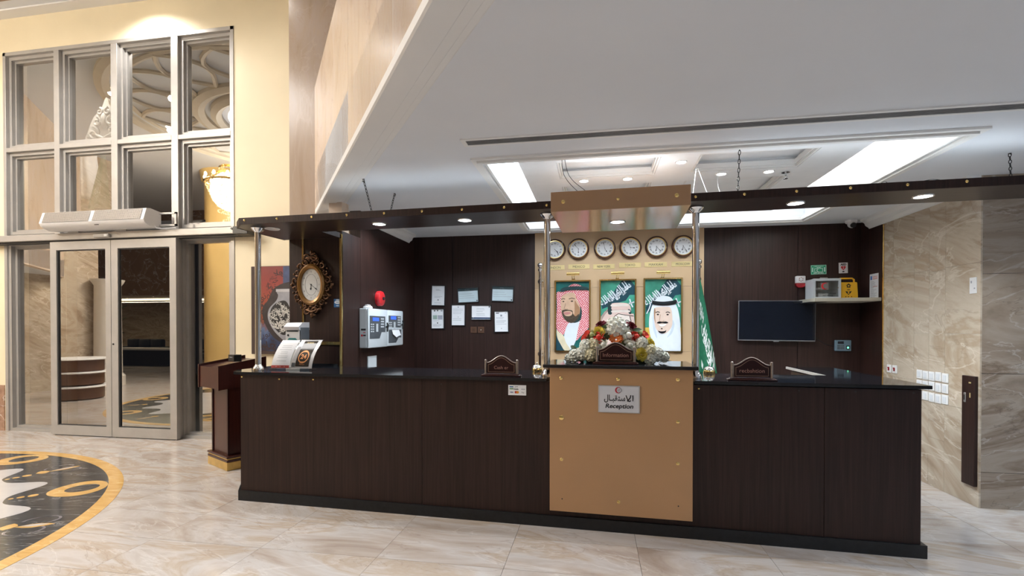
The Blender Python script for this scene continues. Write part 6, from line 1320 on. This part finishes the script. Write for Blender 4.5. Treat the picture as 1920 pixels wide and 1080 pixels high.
wire([(0.80, 4.1, 2.82), (0.775, 4.02, 2.70), (0.73, 3.88, 2.50), (0.71, 3.80, 2.44)], 'white wire strand left of the chain, left leg of an inverted V', WIREW, 0.0013)
wire([(0.80, 4.1, 2.82), (0.815, 4.02, 2.70), (0.845, 3.88, 2.50), (0.86, 3.80, 2.44)], 'white wire strand left of the chain, right leg of an inverted V', WIREW, 0.0013)
wire([(1.02, 4.3, 2.82), (0.965, 4.12, 2.68), (0.945, 3.95, 2.54), (0.955, 3.82, 2.44)], 'white wire hanging below a downlight left of the chain', WIREW, 0.0013)
for xs_, lab in (((1.66, 1.75, 1.85), 'low black wire loop on the canopy top, left of three'), ((1.93, 2.0, 2.05), 'narrow black wire loop on the canopy top, middle of three'), ((2.15, 2.30, 2.42), 'wide black wire loop on the canopy top, right of three')):
    hgt = 0.03 if xs_[0] < 1.7 else 0.075
    wire([(xs_[0], 3.80, 2.450), (xs_[0] + 0.02, 3.80, 2.452 + hgt * .6), (xs_[1], 3.80, 2.452 + hgt), (xs_[2] - 0.02, 3.80, 2.452 + hgt * .6), (xs_[2], 3.80, 2.450)], lab)

# ================================================================== LOBBY CEILING, FAR LOBBY (mirrored in the window glass) AND THE BANNER OUTSIDE
for i, (x, y) in enumerate(LOBBY_LIGHTS):
    t = thing('lobby_downlight', 'large round downlight in the high lobby ceiling', 'ceiling light', (x, y, HL), 0, 'downlights of the high lobby ceiling')
    g = G(); g.lathe([(0.085, 0.0), (0.105, -0.010), (0.115, -0.006), (0.118, 0.002)], n=24, close=False); g.obj('trim_ring', PLAST, t)
    g = G(); g.lathe([(0.0, -0.004), (0.085, -0.004), (0.085, 0.001)], n=22); g.obj('lens', LENSW, t)
for x, y in DROP_LIGHTS: downlight(x, y, ZC, 'small added downlight in the dropped ceiling of the corridor', 0, group='added downlights of the corridor ceiling')
ro = thing('ceiling_rose', 'round plaster ceiling rose with a lit dome over the floor medallion', 'ceiling rose', (MC[0], MC[1], HL))
PLAS = P('cream_plaster', (0.74, 0.68, 0.58), 0.7, var=0.04)
for r0, r1, h in ((3.20, 3.42, 0.10), (3.0, 3.1, 0.05), (1.72, 1.95, 0.12), (1.42, 1.62, 0.16)):
    g = G(); g.lathe([(r0, 0.0), (r0, -h * .6), ((r0 + r1) / 2, -h), (r1, -h * .6), (r1, 0.0)], n=72, close=False); g.obj('ring', PLAS, ro)
for k in range(18):
    a = 2 * pi * k / 18; 
    for s in (-1, 1):
        g = G(); g.tube([((1.95 + (3.05 - 1.95) * q) * cos(a + s * 0.17 * sin(pi * q)), (1.95 + 1.10 * q) * sin(a + s * 0.17 * sin(pi * q)), -0.02) for q in [j / 8 for j in range(9)]], 0.045, 6); g.obj('rib', PLAS, ro)
g = G(); g.lathe([(0.0, -0.01), (1.42, -0.01), (1.42, 0.0)], n=48); g.obj('dome', P('lit_dome', (0.8, 0.8, 0.8), 0.6, emit=(0.9, 0.93, 1.0), estr=0.55), ro)
def chandelier(loc):
    t = thing('chandelier', 'gilt crystal chandelier mirrored in the window pane', 'chandelier', loc)
    g = G(); g.cyl((0, 0, 0.55), (0, 0, 1.35), 0.02, n=8)
    for r, z in ((0.62, 0.35), (0.45, 0.55), (0.28, 0.75)): g.lathe([(r - .03, z - .03), (r, z - .04), (r + .03, z), (r, z + .03), (r - .03, z - .03)], n=32, close=False)
    g.obj('gilt_frame', GOLD, t)
    CRY = P('crystal', (0.95, 0.85, 0.6), 0.1, emit=(1.0, 0.72, 0.32), estr=0.7); g = G(); rn = random.Random(2)
    for r, z0, z1, n_ in ((0.62, -0.10, 0.33, 44), (0.46, -0.38, 0.50, 34), (0.30, -0.62, 0.70, 24), (0.14, -0.78, 0.0, 12)):
        for k in range(n_):
            a = 2 * pi * k / n_
            for j in range(7): z = z0 + (z1 - z0) * j / 6; rr = r * (0.72 + 0.28 * j / 6); c_ = (rr * cos(a), rr * sin(a), z); q_ = 0.017; g.quads([(c_[0] + q_, c_[1], c_[2]), (c_[0], c_[1] + q_, c_[2]), (c_[0] - q_, c_[1], c_[2]), (c_[0], c_[1] - q_, c_[2]), (c_[0], c_[1], c_[2] + q_ * 1.6), (c_[0], c_[1], c_[2] - q_ * 1.6)], [(0, 1, 4), (1, 2, 4), (2, 3, 4), (3, 0, 4), (1, 0, 5), (2, 1, 5), (3, 2, 5), (0, 3, 5)])
    tag(g.obj('crystals', CRY, t, 0), kind='stuff')
    for k in range(12):
        a = 2 * pi * k / 12; g = G(); g.sph((0.62 * cos(a), 0.62 * sin(a), 0.47), 0.035, 8, (1, 1, 1.6)); g.obj('bulb', P('chandelier_bulb', (1, 1, 1), 0.4, emit=(1.0, 0.82, 0.5), estr=14), t)
chandelier((-9.20, 0.55, 4.85))
lamp('chandelier_lamp', 'POINT', (-9.20, 0.55, 5.0), 1050, (1.0, 0.90, 0.77), 0.5)
g = G(); g.cyl((-10.65, -1.05, 0), (-10.65, -1.05, HL), 0.62, n=48); g.lathe([(0.62, 5.7), (0.70, 5.75), (0.74, 6.0)], (-10.65, -1.05, 0), 48, close=False); g.lathe([(0.72, 0.0), (0.72, 0.2), (0.62, 0.25)], (-10.65, -1.05, 0), 48, close=False)
tag(g.obj('pillar', P('gold_pillar_paint', (0.60, 0.42, 0.16), 0.35, var=0.08, vscale=2), None, 40), kind='structure')
g = G(); g.lathe([(0.36, 0.0), (0.36, 0.25), (0.30, 0.32), (0.28, 2.6), (0.34, 2.7), (0.36, 2.76)], (-12.55, 0.55, 0), 40); tag(g.obj('fluted_pillar', P('pale_pillar', (0.70, 0.66, 0.60), 0.5, var=0.03), None, 40), kind='structure')
# left half of the octagonal lobby: bulkhead and dropped ceiling mirrored about the medallion
mx_ = lambda p: (2 * MC[0] - p[0], p[1])
g = G(); a, b = mx_(dg(0)), mx_(dg(4.9)); nb = (DN[0] * -1, DN[1])
g.prism([a, b, (b[0] - 0.16, b[1] - 0.12), (a[0] - 0.16, a[1] + 0.05)], 2.74, HL); tag(g.obj('wall_bulkhead_left', PINKM, None, 0), kind='structure')
g = G(); g.prism([a, b, (-26, b[1]), (-26, 5.6), (a[0], 5.6)], ZC, ZC + 0.4); tag(g.obj('ceiling_left', CEIL, None, 0), kind='structure')
tt = thing('tiered_table', 'round brown tiered table with white edges mirrored in the left glass door', 'table', (-10.85, 2.65, 0))
for z, r in ((0.0, 0.50), (0.30, 0.50), (0.58, 0.50)):
    g = G(); g.lathe([(r - .10, z), (r - .06, z + .02), (r - .06, z + .26), (r - .10, z + .27)], n=36); g.obj('drum', P('brown_table', (0.14, 0.075, 0.05), 0.35, var=0.1), tt)
    g = G(); g.lathe([(r, z + .25), (r + .03, z + .265), (r, z + .29)], n=36); g.obj('white_edge', WHITE, tt)
def sofa(x, y, lab):
    t = thing('sofa', lab, 'sofa', (x, y, 0), 0, 'black lobby sofas'); LE = P('black_leather', (0.012, 0.013, 0.017), 0.35, var=0.3)
    g = G(); g.box((-1.1, -0.42, 0.08), (1.1, 0.42, 0.40), 0.04); g.obj('seat_base', LE, t)
    for k in range(3): g = G(); g.box((-0.93 + k * 0.62, -0.30, 0.40), (-0.33 + k * 0.62, 0.40, 0.52), 0.05, 2); g.obj('seat_cushion', LE, t); g = G(); g.box((-0.93 + k * 0.62, -0.44, 0.50), (-0.33 + k * 0.62, -0.20, 1.0), 0.06, 2); g.obj('back_cushion', LE, t)
    for s in (-1, 1): g = G(); g.box((s * 1.02 - 0.12, -0.42, 0.08), (s * 1.02 + 0.12, 0.42, 0.66), 0.05, 2); g.obj('armrest', LE, t)
sofa(-20.2, -7.4, 'black leather sofa under the mezzanine, mirrored in the right glass door'); sofa(-17.6, -7.4, 'second black leather sofa under the mezzanine beside the first')
g = G(); g.box((-21.5, -5.7, 0), (-16.5, -5.3, 0.62)); g.obj  # low front of the sunk lounge
o = g.obj('low_partition', P('black_partition', (0.02, 0.02, 0.022), 0.4, var=0.1)); tag(o, 'low black partition with a white coping before the sofas, mirrored in the door', 'partition')
g = G(); g.box((-21.55, -5.75, 0.62), (-16.45, -5.25, 0.70)); g.obj('coping', WHITE, o, 0)
COVE = P('cove_glow', (1, 1, 1), 0.4, emit=(1.0, 0.86, 0.58), estr=5)
cv = thing('cove_light', 'long warm cove light strip under the mezzanine', 'ceiling light', (0, 0, 0)); g = G(); g.box((-25.5, -6.6, 2.70), (-15.2, -6.42, 2.745)); g.obj('diffuser', COVE, cv, 0); g = G(); g.box((-25.5, -6.66, 2.66), (-15.2, -6.60, 2.748)); g.obj('lip', WHITE, cv, 0)
lamp('cove_lamp', 'AREA', (-20, -6.5, 2.6), 60, (1.0, 0.86, 0.6), 9, 0.2)
for k in range(6): downlight(-25 + k * 1.9, -5.4 - 0.6 * (k % 2), 2.75, 'downlight under the mezzanine, mirrored in the glass doors', 0, warm=True, group='downlights under the mezzanine')
for k in range(4): downlight(-12.5 - k * 2.2, 2.2 + 0.8 * (k % 2), ZC, 'downlight in the low ceiling of the left lobby', 14, (1.0, 0.9, 0.75), True, group='downlights of the left lobby ceiling')
pp = thing('potted_plant', 'tall green potted plant by the far pillar mirrored in the side light', 'plant', (-17.6, -3.6, 0))
g = G(); g.lathe([(0.16, 0.0), (0.22, 0.4), (0.19, 0.42), (0.0, 0.38)], n=20); g.obj('pot', BLACK, pp)
g = G(); rn = random.Random(9)
for k in range(90):
    a = rn.uniform(0, 2 * pi); z = rn.uniform(0.8, 2.2); r = rn.uniform(0.05, 0.45); petal(g, (r * cos(a), r * sin(a), z), (cos(a), sin(a), rn.uniform(-.4, .6)), (0, 0, 1), 0.28, 0.12)
tag(g.obj('foliage', LEAF, pp, 0), kind='stuff'); g = G(); g.tube([(0, 0, 0.35), (0.03, 0.02, 1.2), (0, 0, 2.0)], 0.02); g.obj('stem', P('plant_stem', (0.06, 0.04, 0.02), 0.7, var=0.2), pp)
# banner group hanging outside, behind the second column of panes
cr = thing('plaster_crest', 'white scrolled plaster crest hanging outside behind the upper window pane', 'ornament', (-7.55, 6.42, 4.40))
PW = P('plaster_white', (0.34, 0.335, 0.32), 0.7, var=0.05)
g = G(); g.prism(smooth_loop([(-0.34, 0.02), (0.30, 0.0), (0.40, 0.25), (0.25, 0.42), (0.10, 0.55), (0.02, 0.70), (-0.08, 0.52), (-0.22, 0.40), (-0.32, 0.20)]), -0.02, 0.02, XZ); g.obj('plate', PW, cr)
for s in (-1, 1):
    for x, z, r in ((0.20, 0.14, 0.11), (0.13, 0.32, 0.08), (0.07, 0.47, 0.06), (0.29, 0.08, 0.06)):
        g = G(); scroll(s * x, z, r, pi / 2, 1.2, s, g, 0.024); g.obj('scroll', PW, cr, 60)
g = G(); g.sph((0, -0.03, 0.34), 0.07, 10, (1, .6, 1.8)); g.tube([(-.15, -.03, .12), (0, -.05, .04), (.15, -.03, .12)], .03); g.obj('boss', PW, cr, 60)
of = thing('outdoor_flag', 'dark green flag with white script hanging outside behind the lower pane', 'flag', (-7.60, 6.42, 4.30))
OFG = P('outdoor_flag_green', (0.035, 0.12, 0.065), 0.8, var=0.1)
V = [(0.0, 0.0, 0.0), (0.06, -0.02, -0.05)]; 
def of_pt(s, t, o=0.0): return (-0.02 - 0.27 * t * (1 - s) * 1.1 + 0.08 * s * t + 0.04 * s, 0.03 * sin(s * 9) * t - o, -0.92 * t)
g = G(); V = []; F = []
for j in range(13):
    for i in range(13): V.append(of_pt(i / 12, j / 12))
for j in range(12):
    for i in range(12): a = j * 13 + i; F.append((a, a + 1, a + 14, a + 13))
g.quads(V, F); o = g.obj('cloth', OFG, of, 60); o.modifiers.new('t', 'SOLIDIFY').thickness = 0.002
g = G(); lay_text(g, CREED, 0.35, -0.70, h=0.24, w=0.5, fn=lambda a, b, dz: of_pt(max(0, min(1, a)), max(0, min(1, -b)), 0.006 + dz * .1)); g.obj('script', FLW, of, 0)
g = G(); g.tube([(0.0, 0.03, 0.06), (-0.12, 0.05, -0.20), (-0.17, 0.05, -0.30)], 0.012); g.obj('pole', PW, of)
wc = thing('white_drape', 'white cloth drape hanging outside beside the green flag', 'drape', (-8.34, 6.62, 4.38))
def wc_pt(s, t): 
    e = 0.33 + 0.26 * t ** 1.8; z = -(0.74 + 0.15 * s) * t; return (e * s, 0.03 * sin(s * 7 + 1) , z)
g = G(); V = []; F = []
for j in range(13):
    for i in range(13): V.append(wc_pt(i / 12, j / 12))
for j in range(12):
    for i in range(12): a = j * 13 + i; F.append((a, a + 1, a + 14, a + 13))
g.quads(V, F); o = g.obj('cloth', P('drape_white', (0.62, 0.64, 0.68), 0.8, var=0.03), wc, 60); o.modifiers.new('t', 'SOLIDIFY').thickness = 0.003
g = G(); g.box((0.0, 0.0, 0.0), (0.35, 0.03, 0.03)); g.obj('rail', ALU, wc)
lamp('outdoor_fill_lamp', 'SPOT', (-7.75, 6.12, 5.8), 420, (1.0, 0.95, 0.88), 0.08, direction=(0.0, 0.2, -1.0), angle=70)  # unseen lamp added to light the banner group
